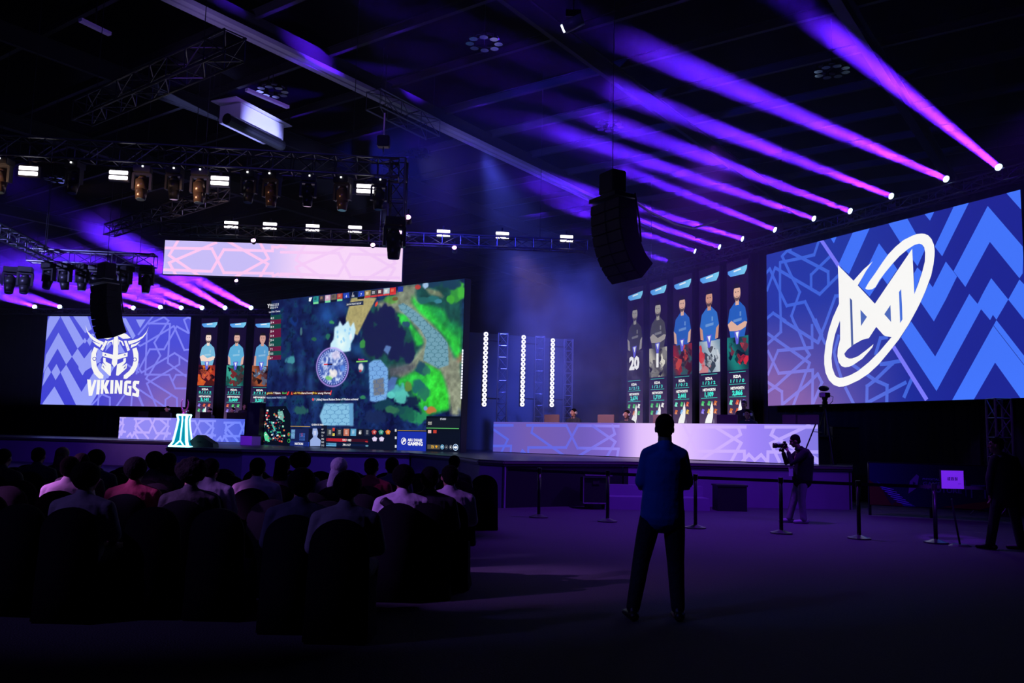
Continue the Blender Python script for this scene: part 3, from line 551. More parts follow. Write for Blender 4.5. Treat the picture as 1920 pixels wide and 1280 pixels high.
tpx('gabriela', 501, 738.5, 4, (230, 200, 110)); tpx('Y Nature', 513, 738.6, 4, (240, 240, 245)); tpx('blood', 530, 738.4, 4, (80, 200, 110)); tpx('wiki Witcher', 551, 738.7, 4, (230, 190, 90)); tpx('shared bounty', 566, 738.6, 4, (240, 220, 220)); tpx('70 for', 586.5, 738.6, 4, (240, 200, 60)); tpx('among 4 heroes', 597, 738.6, 4, (245, 235, 235), wx=.95)
CM.poly([(619, 740.5), (621, 733), (623.2, 731), (621.4, 740.5)], (230, 50, 60)); CM.poly([(538, 740.5), (541, 734), (543.5, 733.6), (540.8, 740.5)], (230, 50, 60)); CM.poly([(546, 739.5), (548, 734), (550, 739.5)], (230, 90, 60))
tpx('Y  Nature smoked Hidden (12:27)', 497, 746.8, 3.2, (170, 190, 230)); tpx('Y  [Allies] Natural Radiant Shrine of Wisdom activated', 590, 750.6, 3.8, (235, 238, 250), wx=1.0); CM.poly([(585.5, 748.5), (587.5, 745.5), (590, 748.5), (587.8, 752)], (226, 80, 90))
tpx('Naturee', 672.5, 675.3, 3.4, (240, 60, 160)); R_(669, 676.5, 690, 678.4, (130, 210, 100)); R_(608, 682, 615, 684, (220, 40, 60)); R_(615, 682, 624, 684, (40, 20, 50))
tpx('QUEEN OF PAIN', 585, 797.5, 3.4, (240, 240, 245), wx=.95); tpx('NATION', 553.5, 833.5, 4.4, (250, 250, 255), bold=.04)
for k, t in enumerate(('41/', '114.5', '7.3', '39.2', '34.2', '31 2')): tpx(t, 603.5, 806+k*6, 3, (225, 228, 240))
tpx('510 / 1083', 643, 826.5, 4, (250, 245, 245)); tpx('390 / 617', 643.5, 835.2, 4, (245, 248, 255)); tpx('+4.6', 685.5, 829, 3, (240, 60, 60)); tpx('+4.9', 686, 837, 3, (150, 220, 250)); tpx('83', 673.5, 813.5, 5, (250, 250, 250), bold=.04)
tpx('ABU DHABI', 765, 826.8, 5.2, (255, 255, 255), bold=.045, wx=.98); tpx('GAMING', 765, 834.2, 6.6, (255, 255, 255), bold=.06, wx=1.06)
tpx('STASH', 826, 787, 3.6, (220, 224, 235)); tpx('73', 809, 839.8, 5, (250, 190, 60), bold=.04); CM.poly([(816.5, 836), (819, 834.6), (821.5, 836), (819, 840)], (240, 170, 40))
def disc(cv, px, py, r, col, n=18, sx=.82):
    u0, v0 = cv.uv(px, py); rr = abs(cv.uv(px, py-r)[1]-v0); cv.poly([(u0+rr*math.cos(k)*1.0, v0+rr*math.sin(k)) for k in np.linspace(0, 2*math.pi, n+1)[:-1]], col, uv=True)
for x, y, r, c in ((830, 837.6, 4.4, (130, 200, 240)), (837.7, 837.8, 4, (90, 96, 110)), (846, 838, 4, (130, 136, 150)), (855, 838.3, 6.4, (200, 226, 255)), (757.6, 826.8, 6.6, (255, 255, 255)), (542.5, 814, 3.8, (60, 200, 90)), (542.5, 826, 3.8, (60, 200, 90))): disc(CM, x, y, r, c)
CM.layer = 5
for x, y, r, c in ((830, 837.6, 3.2, (20, 50, 90)), (837.7, 837.8, 3.2, (14, 18, 30)), (846, 838, 3.2, (14, 18, 30)), (855, 838.3, 5.2, (26, 66, 120)), (757.6, 826.8, 5.2, (28, 48, 170)), (542.5, 814, 3, (14, 30, 40)), (542.5, 826, 3, (14, 30, 40))): disc(CM, x, y, r, c)
CM.layer = 6
CM.poly([(851.5, 836.8), (855.3, 836.8), (855.3, 834.6), (859, 838.3), (855.3, 842), (855.3, 840), (851.5, 840)], (250, 252, 255)); CM.poly([(754.4, 831), (757, 823.6), (761, 823.4), (760.8, 827), (757.6, 828), (756.6, 831)], (255, 255, 255)); disc(CM, 846, 838, 1.6, (230, 232, 240)); disc(CM, 837.7, 838, 1.2, (190, 190, 200)); disc(CM, 830, 837.4, 1.8, (220, 240, 250)); disc(CM, 758.6, 825.6, 1.1, (28, 48, 170))
disc(CM, 542.3, 814, 2.4, (220, 60, 60), sx=.5)
CM.build(tM)
# dark box frame and side columns around the main screen
bm = nb(); c = CM.o-CM.d*.42-tM.location; box(bm, c+Vector((0, 0, .62)), (.78, .5, 2.0), AM); obj('side_column', bm, M_BLACK, tM)
bm = nb(); c = CM.o+CM.d*(MW/2)-tM.location-CM.n*(-.0); box(bm, c+Vector((0, 0, -.03))+CM.n*.05, (MW+1.4, .5, .05), AM); obj('plinth', bm, M_BLACK, tM)
# column of tiny white pixel lamps down the right edge of the main screen
bm = nb()
for k in range(17): p = CM.o+CM.d*(MW+.02)+Vector((0, 0, MH*(.42-.012*k*1.4)+.9))+CM.n*.03-tM.location; box(bm, p, (.03, .03, .07), AM)
obj('edge_lamps', bm, emis('white_pixels', (.8, .85, 1), 1.6), tM)
# ---- pink-lilac banner screen hanging above the stage
p0, p1 = aty(305.5, 513.5, 22.5), aty(753, 528, 22.9)
def solve_yaw(a, b, z):   # both lower corners at one height
    return atz(*a, z), atz(*b, z)
q0, q1 = solve_yaw((305.5, 513.5), (753, 528), (p0.z+p1.z)/2); ang = math.atan2(q1.y-q0.y, q1.x-q0.x)
BH = atpl(308.2, 450, q0, ang).z-q0.z
CP = Canvas(q0, ang, (q1-q0).length, BH)
tP = thing('banner_screen', 'long pink and lilac lattice-pattern banner screen hanging above the stage', 'screen', tuple(q0+CP.d*CP.W/2))
bm = nb(); box(bm, CP.d*0+Vector((0, 0, BH/2))-CP.n*.08, (CP.W+.03, .16, BH+.03), ang); obj('cabinet', bm, M_BLACK, tP)
CP.grid(30, 2, lambda u, v: mix((202, 190, 250), (252, 218, 254), (u/CP.W-.42)*6)); CP.layer = 1
Q_ = Z(300, 280, 4); lw = BH*.082
def lnP(u, v): return mix((255, 202, 246), (246, 206, 252), (u/CP.W-.42)*6)
for dx, dy in ((0, 0), (950, 33)):
    T = lambda *L: Q_(*[(x+dx, y+dy) for x, y in L])
    for pl in [T((-40, 738), (390, 745), (480, 925), (840, 930)), T((-40, 900), (385, 915), (480, 752), (845, 762)), T((150, 660), (70, 795), (310, 960)), T((420, 700), (70, 850), (130, 960)), T((510, 690), (810, 860), (750, 960)), T((560, 960), (815, 820), (740, 680))]: CP.line(pl, lw, lnP)
CP.line(Q_((845, 930), (850, 950), (885, 935), (900, 945), (940, 940), (960, 950)), lw, lnP); CP.line(Q_((845, 760), (845, 730), (880, 735), (905, 725), (945, 735)), lw, lnP)
CP.build(tP)
# ---- desks with LED fronts
def desk(name, label, cl, cr, yl, yr, pts_t, group=None):
    a, b = aty(cl[0], cl[1], yl), aty(cr[0], cr[1], yr); a.z = b.z = SH+.02; L = b-a; ang = math.atan2(L.y, L.x)
    c = Canvas(a, ang, L.length, 1.0); t = thing(name, label, 'desk', (a.x+L.x/2, a.y+L.y/2, SH))
    o = c.o-t.location
    bm = nb(); box(bm, o+c.d*c.W/2-c.n*.04+Vector((0, 0, .49)), (c.W, .08, 1.0), ang); obj('front_cabinet', bm, M_BLACK, t)
    bm = nb(); box(bm, o+c.d*c.W/2-c.n*.55+Vector((0, 0, .72)), (c.W, 1.0, .04), ang); obj('worktop', bm, M_BLACK, t)
    for s in (.01, .5, .99):
        bm = nb(); box(bm, o+c.d*c.W*s-c.n*.55+Vector((0, 0, .34)), (.05, .9, .7), ang); obj('leg', bm, M_BLACK, t)
    return c, t
CD, tD = desk('led_desk', 'long right-hand players desk with glowing lilac star-lattice front', (924.5, 848), (1535, 867), 28.9, 21.5, None)
def dbg(u, v):
    x = u/CD.W
    # pixel fraction along the desk (nearer end spans more pixels)
    f = x*21.5/(x*21.5+(1-x)*28.9) if False else x
    st_ = [(0, (92, 84, 190)), (.16, (116, 92, 176)), (.34, (112, 92, 186)), (.45, (132, 106, 208)), (.52, (224, 190, 252)), (.62, (240, 208, 255)), (.72, (204, 172, 255)), (.84, (160, 134, 250)), (1, (130, 120, 226))]
    for (a, ca), (b, cb) in zip(st_[:-1], st_[1:]):
        if x <= b: return mix(ca, cb, (x-a)/(b-a))
    return st_[-1][1]
def dln(u, v):
    x = u/CD.W; st_ = [(0, (88, 100, 226)), (.4, (112, 106, 226)), (.5, (186, 160, 255)), (.58, (236, 206, 255)), (.7, (214, 180, 255)), (1, (176, 160, 255))]
    for (a, ca), (b, cb) in zip(st_[:-1], st_[1:]):
        if x <= b: return mix(ca, cb, (x-a)/(b-a))
    return st_[-1][1]
CD.grid(60, 4, dbg); CD.layer = 1
E_ = Z(920, 780, 6); FZ = Z(1240, 780, 5.333)
for pl in [E_((35, 103), (250, 103)), E_((20, 140), (195, 262), (105, 440)), E_((20, 335), (232, 335), (225, 440)), E_((330, 440), (360, 385), (440, 470)), E_((425, 440), (425, 352), (850, 352), (985, 105), (1440, 112)), E_((412, 103), (855, 105), (980, 358), (1440, 368), (1420, 480)), E_((480, 100), (462, 185), (880, 480)),
           E_((940, 480), (1400, 200), (1370, 105)), E_((1150, 110), (1405, 288), (1290, 490)), FZ((215, 70), (355, 350), (832, 350), (835, 450)), FZ((235, 360), (340, 108), (840, 108)), FZ((540, 108), (800, 268), (690, 470)), FZ((770, 108), (795, 182), (360, 460)),
           FZ((815, 450), (878, 382), (935, 440), (1000, 385), (1055, 450)), FZ((1045, 108), (1580, 108)), FZ((1135, 110), (1100, 188), (1580, 470)), FZ((1480, 90), (1095, 272), (1180, 450)), FZ((1065, 450), (1068, 358), (1580, 358)), FZ((1440, 360), (1580, 440))]: CD.line(pl, .085, dln)
CD.build(tD)
CE, tE = desk('led_desk', 'left-hand players desk with lilac-blue lattice front, partly behind the glowing trophy plinth', (222, 820), (457, 830), 39.5, 36.8, None)
CE.grid(30, 4, lambda u, v: mix((146, 138, 244), (76, 96, 224), (u/CE.W-.35)*1.5)); CE.layer = 1
J_ = Z(200, 740, 6.4); lnE = lambda u, v: mix((190, 172, 255), (110, 134, 255), (u/CE.W-.3)*1.4)
for k in (-1, 0, 1, 2):
    T = lambda *L: J_(*[(x+540*k, y+22*k) for x, y in L])
    for pl in [T((335, 290), (520, 290), (600, 460), (765, 465)), T((330, 450), (510, 452), (580, 292), (765, 292)), T((350, 292), (362, 350), (345, 380)), T((460, 290), (370, 350), (345, 410), (375, 450)), T((355, 350), (500, 520)), T((640, 292), (745, 380), (690, 530)), T((740, 292), (735, 350), (580, 530)), T((250, 500), (285, 462), (305, 505), (335, 455)), T((720, 500), (735, 450)), T((335, 450), (380, 530))]: CE.line(pl, .10, lnE)
CE.build(tE)
# ---- upright player banners (LED columns)
def portrait(c, u0, v0, w, h, sk, shirt, pose, hair=(26, 22, 26)):
    """generic bust of a player: u0,v0 centre bottom"""
    P = lambda *L: [(u0+x*w, v0+y*h) for x, y in L]; ly = c.layer; jer2 = mix(shirt, (255, 255, 255), .3)
    c.poly(P((-.46, 0), (-.42, .30), (-.36, .52), (-.12, .62), (.12, .62), (.36, .52), (.42, .30), (.46, 0)) if pose == 1 else P((-.36, 0), (-.5, .28), (-.40, .5), (-.12, .62), (.12, .62), (.40, .5), (.5, .28), (.36, 0)), shirt, uv=True)
    c.layer += 1; c.poly(P((-.09, .56), (.09, .56), (.08, .7), (-.08, .7)), sk, uv=True)
    if pose == 0:
        for s in (-1, 1): c.poly(P((s*.5, .28), (s*.36, .22), (s*.30, .02), (s*.46, .04)), sk, uv=True)
    elif pose == 2: c.poly(P((-.5, .24), (-.40, .12), (.1, .10), (.42, .16), (.5, .24), (.38, .26), (0, .2), (-.3, .3)), sk, uv=True)
    else:
        for s in (-1, 1): c.poly(P((s*.46, 0), (s*.44, .28), (s*.33, .28), (s*.32, 0)), sk, uv=True)
    c.poly(P((.12, .36), (.2, .36), (.2, .44), (.12, .44)), jer2, uv=True); c.poly(P((-.2, .26), (.22, .28), (.22, .33), (-.2, .31)), jer2, uv=True)
    c.layer += 1; c.poly([(u0+.178*w*math.cos(k), v0+h*(.775+.15*math.sin(k))) for k in np.linspace(0, 6.283, 17)[:-1]], sk, uv=True)
    c.layer += 1; c.poly([(u0+.192*w*math.cos(k), v0+h*(.81+.14*math.sin(k))) for k in np.linspace(.1, 3.04, 12)]+P((-.15, .86), (.15, .86)), hair, uv=True)
    if pose != 1: c.poly(P((-.15, .73), (-.12, .66), (0, .625), (.12, .66), (.15, .73), (.07, .69), (-.07, .69)), mix(hair, sk, .35), uv=True)
    c.poly(P((-.09, .785), (-.04, .785), (-.04, .80), (-.09, .80)), hair, uv=True); c.poly(P((.04, .785), (.09, .785), (.09, .80), (.04, .80)), hair, uv=True); c.poly(P((-.05, .705), (.05, .705), (.04, .72), (-.04, .72)), mix(sk, (120, 30, 30), .4), uv=True)
    c.layer = ly
def banner(label, O, ang, s0, s1, d, nrm, zb, zt, kda, net, art, sk, shirt, pose, ygap, bw=False, big=None, items=6, cut=None):
    o = O+d*s0; o.z = zb; W = s1-s0; H = zt-zb; c = Canvas(o, ang, W, H); c.o = c.o+c.n*.18
    t = screen_frame(c, label, name='banner_screen', depth=.12, group='upright player screens')
    c.grid(2, 12, lambda u, v: mix((92, 72, 108), (22, 12, 48), min(1, v/H*2.3)))
    c.layer = 1; m = W/2
    c.poly([(W*.05, H-.05*H), (W*.97, H-.035*H), (W*.95, H-.058*H), (W*.84, H-.085*H), (W*.18, H-.085*H), (W*.05, H-.066*H)], lambda u, v: mix((80, 150, 240), (130, 214, 246), u/W), uv=True)
    c.layer = 2; c.poly([(W*.34, H*.938), (W*.68, H*.944), (W*.68, H*.953), (W*.34, H*.947)], (236, 246, 255), uv=True); c.layer = 1
    ya = H*.555; yb = H*.36                            # hero art block
    A, B, Cc = art
    c.grid(8, 10, lambda u, v: mix(A, B, max(0, min(1, .5+.5*math.sin(u*5+v*3+len(net))))), region=(0, yb, W, ya)); c.layer = 2
    r = random.Random(kda)
    for k in range(16):
        x, y = r.uniform(.08, .92)*W, r.uniform(yb+.1, ya-.1); rr = r.uniform(.05, .24)*(1.25-k*.05); a0 = r.uniform(0, 3)
        c.poly(c.clip([(x+rr*math.cos(a)*(.75+.5*math.sin(3*a+a0)), y+rr*1.5*math.sin(a)*(.8+.3*math.cos(2*a+a0))) for a in np.linspace(0, 6.283, 13)[:-1]], (0, yb, W, ya)) or [(0, 0)], [mix(B, (0, 0, 0), .55), mix(Cc, A, .5), Cc, mix(A, (255, 255, 255), .12), mix(A, (0, 0, 0), .6)][k % 5], uv=True)
    portrait(c, m, ya-.02, W*.92, H*.335, sk, shirt, pose)
    c.layer = 6; cy = (70, 240, 220) if not bw else (80, 230, 220)
    c.poly([(m-.14*W, ya+.03*H), (m+.14*W, ya+.035*H), (m+.1*W, ya-.005), (m+.05*W, ya-.045*H), (m-.05*W, ya-.045*H), (m-.1*W, ya-.005)], (96, 96, 220), uv=True); c.layer = 7; c.poly([(m-.07*W, ya+.025*H), (m+.08*W, ya+.027*H), (m+.02*W, ya-.015*H)], (240, 246, 255), uv=True)
    if big: c.text(big, m, yb+.07*H, .085*H, (255, 255, 255), 'CENTER', .08)
    for y in (yb-.012*H, yb-.082*H, yb-.155*H): c.line([(.12*W, y), (.88*W, y)], .022, (60, 190, 180), uv=True)
    c.text('KDA', m, yb-.045*H, .016*H, (250, 250, 250), 'CENTER', .08, 1.4); c.text(kda, m, yb-.072*H, .019*H, cy, 'CENTER', .05, 1.5)
    c.text('NETWORTH', m, yb-.112*H, .015*H, (250, 250, 250), 'CENTER', .08, 1.0); c.text(net, m, yb-.145*H, .026*H, cy, 'CENTER', .08, 1.1)
    for k in range(items):
        x = W*(.2+.3*(k % 3)); y = yb-(.185+.048*(k//3))*H; q = [(220, 90, 60), (240, 240, 240), (110, 230, 200), (230, 180, 70), (130, 110, 230), (210, 110, 60), (70, 190, 110), (120, 180, 240)][r.randrange(8)]
        c.poly([(x-.1*W, y-.012*H), (x-.03*W, y+.014*H), (x+.09*W, y+.008*H), (x+.04*W, y-.004*H), (x+.06*W, y-.018*H)], q, uv=True); c.poly([(x-.05*W, y-.016*H), (x, y+.002*H), (x+.02*W, y-.012*H)], mix(q, (255, 255, 255), .6), uv=True)
    c.poly([(m-.0*W+.18*W, yb-.30*H), (m+.22*W, yb-.275*H), (m+.26*W, yb-.30*H), (m+.22*W, yb-.312*H)], (116, 104, 138), uv=True)
    yy = .0
    hz = aty(1300, 793, 30).z
    zl = max(0, 2.22-zb)
    c.poly([(W*.30, zl), (W*.34, zl+.14), (W*.52, zl+.44), (W*.64, zl+.78), (W*.70, zl+.5), (W*.68, zl+.2), (W*.62, zl)] if O is RO else [(W*.26, zl+.02), (W*.62, zl+.62), (W*.62, zl+.02)], (246, 246, 246), uv=True)
    c.build(t); return t
RB = [(92, 212, '2 / 2 / 2', '2,674', ((28, 24, 40), (60, 56, 78), (14, 14, 24)), (150, 146, 142), (52, 52, 58), 0, 'leftmost right-wing player column, grey portrait above the number 20', '20', 6),
      (260, 392, '1 / 2 / 3', '1,719', ((40, 40, 44), (196, 192, 176), (232, 228, 210)), (168, 162, 154), (70, 70, 74), 2, 'second right-wing player column, grey portrait above the number 1', '1', 5),
      (440, 580, '1 / 0 / 2', '3,441', ((16, 62, 70), (150, 30, 30), (200, 70, 40)), (222, 176, 156), (36, 96, 190), 0, 'middle right-wing player column, blue jersey above red art', None, 6),
      (636, 792, '1 / 2 / 2', '1,109', ((196, 206, 214), (120, 150, 170), (210, 60, 60)), (206, 150, 124), (44, 110, 200), 0, 'fourth right-wing player column, bearded portrait above pale art', None, 6),
      (846, 1006, '1 / 1 / 0', '2,866', ((8, 50, 56), (20, 130, 120), (210, 40, 50)), (228, 180, 156), (34, 96, 190), 2, 'rightmost right-wing player column, crossed arms above teal art', None, 6)]
for x0, x1, kda, net, art, sk, sh, pose, lab, big, it in RB:
    s0 = (atpl(1160+x0/4, 640, RO, AR)-RO).dot(RD); s1 = (atpl(1160+x1/4, 640, RO, AR)-RO).dot(RD)
    banner(lab, RO, AR, s0, s1, RD, RN, 1.9, 7.76, kda, net, art, sk, sh, pose, 0, bw=big is not None, big=big, items=it)
LB = [(378.5, 409.5, '0 / 1 / 2', '3,141', ((190, 60, 30), (60, 10, 24), (230, 120, 40)), (250, 222, 210), (120, 190, 226), 2, 'left-wing player column with red art, nearest the helmet screen', 6),
      (431, 463.5, '1 / 2 / 1', '3,009', ((10, 60, 60), (60, 170, 150), (120, 40, 40)), (226, 180, 166), (96, 178, 224), 0, 'left-wing player column with green art', 5),
      (478.5, 512, '3 / 2 / 1', '3,251', ((60, 24, 30), (170, 90, 50), (120, 170, 210)), (210, 160, 150), (90, 160, 214), 1, 'left-wing player column half hidden behind the centre-stage screen', 5)]
for x0, x1, kda, net, art, sk, sh, pose, lab, it in LB:
    s0 = (atpl(x0, 640, LO, AL)-LO).dot(LD); s1 = (atpl(x1, 640, LO, AL)-LO).dot(LD)
    banner(lab, LO, AL, s0, s1, LD, LN, 1.9, 7.66, kda, net, art, sk, sh, pose, 0, items=it)
# ============================================================ TRUSSES
def truss(name, label, p, q, w=.3, bay=.5, mt=M_DTRUSS, group=None, rc=.025, tri=False, cat='truss'):
    p = Vector(p); q = Vector(q); L = (q-p).length; t = (q-p)/L
    up = Vector((0, 0, 1)) if abs(t.z) < .8 else Vector((0, 1, 0)); s = t.cross(up).normalized(); n = s.cross(t).normalized()
    r = thing(name, label, cat, tuple(p), 0, group); cs = [s*w/2+n*w/2, s*w/2-n*w/2, -s*w/2-n*w/2, -s*w/2+n*w/2]
    for c in cs: obj('chord', tube(nb(), [c, c+t*L], rc, 6), mt, r)
    bm = nb(); k = max(2, int(L/bay))
    for f in range(4):
        a, b = cs[f], cs[(f+1) % 4]
        for i in range(k):
            x0, x1 = L*i/k, L*(i+1)/k
            if i % 2: a, b = b, a
            tube(bm, [a+t*x0, b+t*x1], rc*.5, 5, False)
            if i % 2: a, b = b, a
    for i in range(k+1):
        x = L*i/k
        for f in range(4): tube(bm, [cs[f]+t*x, cs[(f+1) % 4]+t*x], rc*.45, 5, False)
    obj('lattice', bm, mt, r); return r
TY = lambda x: 17+(x/740)*.9
def front_pt(px, py): return aty(px, py, TY(px))
a_, b_ = aty(-40, 275, 17), aty(748, 319, 17.95); zz_ = (a_.z+b_.z)/2; a_.z = b_.z = zz_
truss('lighting_truss', 'long horizontal front lighting truss carrying spotlights at the upper left', a_, b_, .40, .45)
FT = a_, b_
ra, rb_ = aty(300, 431, 23), aty(1100, 459, 24); zr = (ra.z+rb_.z)/2; ra.z = rb_.z = zr
truss('lighting_truss', 'rear horizontal truss directly above the pink banner screen', ra, rb_, .30, .5)
RT = ra, rb_
tw0 = aty(742, 300, 18.2); tw1 = aty(742, 455, 18.2); truss('truss_column', 'short upright truss column hanging at the right end of the front truss', (tw1.x, tw1.y, tw1.z), (tw1.x, tw1.y, tw0.z), .34, .4)
l0, l1 = aty(55, 480, 24), aty(292, 489, 24.4); l0.z = l1.z = (l0.z+l1.z)/2
truss('lighting_truss', 'far left truss with a row of dark moving lights above the helmet screen', l0, l1, .35, .5)
LT3 = l0, l1
d0, d1 = atz(-30, 420, 6.6), atz(88, 478, 6.6); truss('lighting_truss', 'violet-lit truss slanting in at the left edge', d0, d1, .3, .5, M_ALU)
e0, e1 = atz(155, 212, 8.2), atz(440, 85, 8.2); truss('lighting_truss', 'dim slanting truss high at the upper left', e0, e1, .42, .6, M_DTRUSS)
e0, e1 = atz(205, 432, 7.2), atz(420, 362, 7.2); truss('lighting_truss', 'thin distant truss slanting below the front spotlights', e0, e1, .3, .55, M_DTRUSS)
rs, re = RO+RD*-7.5+RN*.1, RO+RD*9.4+RN*.1; rs.z = re.z = 8.18; truss('lighting_truss', 'dark truss over the right wing carrying the beam lights', rs, re, .3, .5, M_DTRUSS)
ls, le = LO+LD*-3+LN*.1, LO+LD*16+LN*.1; ls.z = le.z = 8.02; truss('lighting_truss', 'dark truss over the left wing carrying the beam lights', ls, le, .3, .5, M_DTRUSS)
c0 = atz(700, 186, 10.6); c1 = atz(812, 243, 10.6); truss('lighting_truss', 'short truss hung beneath the pale roof girder', c0, c1, .5, .7, M_DTRUSS)
c0 = aty(1872, 752, 20.2); c_leg = c0.copy(); truss('truss_column', 'upright violet-lit truss leg below the right-hand screen', (c0.x, c0.y, 0), (c0.x, c0.y, 2.75), .38, .45, M_ALU, rc=.03)
# three light strips on upright trusses
for k, (px, yt, yb_, Yd, lab) in enumerate([(909.5, 622, 762, 30.2, 'leftmost upright strip of round white lamps'), (980.5, 628, 762, 31.4, 'middle upright strip of round white lamps'), (1035.5, 634, 763, 32.4, 'rightmost upright strip of round white lamps')]):
    top, bot = aty(px, yt, Yd), aty(px, yb_, Yd); x = (top.x+bot.x)/2; t = thing('lamp_strip', lab, 'light', (x, Yd, bot.z), .3, 'upright lamp strips'); H = top.z-bot.z; n = 16
    obj('housing', box(nb(), (0, .05, H/2), (.20, .08, H)), M_BLACK, t)
    for i in range(n):
        z = H*(i+.5)/n; M = Matrix.Translation((0, 0, z)) @ Matrix.Rotation(math.pi/2, 4, 'X'); lp = obj('lamp', cyl(nb(), (0, 0, 0), .084, .04, 12, mtx=M), emis('warm_white_lamp', (.86, .84, 1), 1.7), t)
        obj('lens_cap', cyl(nb(), (0, 0, .024), .026, .014, 10, mtx=M), mat('lens_cap', (.05, .05, .1), .4), lp)
    truss('truss_column', lab.replace('strip of round white lamps', 'silver truss leg holding its lamp strip'), (x+.62, Yd+.35, SH), (x+.62, Yd+.35, top.z), .34, .42, M_ALU, 'truss legs behind the lamp strips', rc=.022)
    bm = nb(); box(bm, (x+.3, Yd+.22, bot.z+.3), (.5, .05, .05), .5); box(bm, (x+.3, Yd+.22, top.z-.3), (.5, .05, .05), .5); o = obj('arm', bm, M_BLKMET); o.parent = t; o.matrix_parent_inverse = Matrix.Translation(t.location).inverted() if False else (Matrix.Translation(t.location) @ Matrix.Rotation(.3, 4, 'Z')).inverted()
# ============================================================ LAMPS
M_BODY = mat('lamp_body', (.03, .028, .03), .4, .3); M_WARM = emis('blinder_white', (1, .93, 1), 5)
def moving_head(label, loc, rz=0, tilt=0, s=1.0, mbody=None, group='moving spotlights', led=True, name='moving_light'):
    t = thing(name, label, 'spotlight', loc, rz, group); mb = mbody or M_BODY
    obj('base', box(nb(), (0, 0, -.07*s), (.34*s, .30*s, .14*s), bev=.01), M_BODY, t)
    bm = nb(); box(bm, (0, 0, -.17*s), (.36*s, .14*s, .05*s)); box(bm, (-.17*s, 0, -.33*s), (.05*s, .13*s, .34*s)); box(bm, (.17*s, 0, -.33*s), (.05*s, .13*s, .34*s)); obj('yoke', bm, M_BODY, t)
    R = Matrix.Translation((0, 0, -.40*s)) @ Matrix.Rotation(tilt, 4, 'X')
    bm = nb(); cyl(bm, (0, 0, 0), .13*s, .22*s, 16, .14*s, mtx=R); cyl(bm, (0, 0, -.20*s), .10*s, .22*s, 16, .125*s, mtx=R); cyl(bm, (0, 0, .15*s), .12*s, .10*s, 16, .07*s, mtx=R); h = obj('head', bm, mb, t, True)
    obj('lens', cyl(nb(), (0, 0, -.315*s), .088*s, .012, 16, mtx=R), mat('dark_lens', (.1, .16, .2), .08), h)
    if led: obj('status_light', box(nb(), (.02, -.16*s, -.03), (.03, .02, .03)), emis('status_white', (.9, .95, 1), 3), t)
    return t
def on_front(px): t = (px-(-40))/(748+40); P = FT[0].lerp(FT[1], 0); # find the truss point below this pixel column
def truss_x(px, py, T):  # point on the truss axis seen at this pixel column
    p, q = T; lo, hi = 0., 1.
    for _ in range(40):
        m = (lo+hi)/2; P = p.lerp(q, m)-CAM; x = 960+F_PX*P.dot(XV)/P.dot(_f)
        if x < px: lo = m
        else: hi = m
    return p.lerp(q, (lo+hi)/2)
fa = math.atan2(FT[1].y-FT[0].y, FT[1].x-FT[0].x)
M_LIT = mat('warm_lit_body', (.16, .10, .07), .3, .6)  # warm light on the lit barrels put into the body colour
heads = [(8, 1, 'spotlight at the left frame edge with a bronze-lit barrel'), (270, 1, 'spotlight with bright bronze-lit barrel above the dim lattice truss'), (378, 1, 'bronze-lit spotlight just left of the white bar light'), (512, 1, 'dim bronze-lit spotlight above the pink banner'), (645, 1, 'bronze-lit spotlight nearest the truss column'),
         (143, 0, 'dark spotlight between the two leftmost bar lights'), (330, 0, 'dark spotlight between two bright bronze-lit ones'), (470, 0, 'dark spotlight left of the dim bronze-lit one'), (580, 0, 'dark spotlight midway between two bronze-lit ones'), (712, 0, 'dark spotlight beside the hanging truss column')]
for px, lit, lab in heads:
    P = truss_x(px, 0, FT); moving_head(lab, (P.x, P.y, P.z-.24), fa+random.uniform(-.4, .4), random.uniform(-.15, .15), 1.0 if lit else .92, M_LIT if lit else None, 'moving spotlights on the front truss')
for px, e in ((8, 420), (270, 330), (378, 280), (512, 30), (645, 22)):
    P = truss_x(px, 0, FT); light('barrel_fill', 'SPOT', (P.x-.9, P.y-1.2, P.z-1.1), (P.x, P.y, P.z-.7), e*.55, (1, .62, .42), 34, .8, .05)  # added warm spot in front of each lit barrel
def blinder(px, py, Yd, s, lab, g):
    P = aty(px, py, Yd); t = thing('bar_light', lab, 'light', tuple(P), fa, g)
    obj('housing', box(nb(), (0, .06, 0), (.40*s, .10, .24*s)), M_BODY, t); obj('bracket', box(nb(), (0, .08, .16*s), (.05, .05, .14)), M_BLKMET, t)
    for dz in (.055, -.055): obj('lamp_bar', box(nb(), (0, -.0, dz*s), (.37*s, .03, .075*s), bev=.008), M_WARM, t)
for px, py, lab in [(53, 320, 'leftmost large white double-bar light'), (222, 328, 'second large white double-bar light from the left'), (412, 338.5, 'third large white double-bar light from the left'), (685, 353.5, 'large white double-bar light beside the truss column')]: blinder(px, py, TY(px), 1.0, lab, 'bar lights on the front truss')
for k, (px, py) in enumerate([(433.5, 421), (506, 423.5), (586, 427), (665.5, 429.5), (831.5, 437), (942, 441), (1062.5, 447)]):
    blinder(px, py, 23+(px-300)/800, 1.0, ['first', 'second', 'third', 'fourth', 'fifth', 'sixth', 'seventh'][k]+' small white double-bar light from the left on the rear truss', 'bar lights on the rear truss')
for k, px in enumerate([22, 50, 95, 124, 157, 182, 214, 238, 277]):
    P = truss_x(px, 0, LT3) if px > 60 else aty(px, 488, 23.5); moving_head(['leftmost small', 'second small', 'third small', 'fourth small', 'fifth small', 'sixth small', 'seventh small', 'eighth small', 'ninth small'][k]+' dark moving light from the left above the helmet screen', (P.x, P.y, P.z-.2), random.uniform(-.5, .5), random.uniform(-.3, .3), 1.05, None, 'moving lights on the far left truss', led=False)
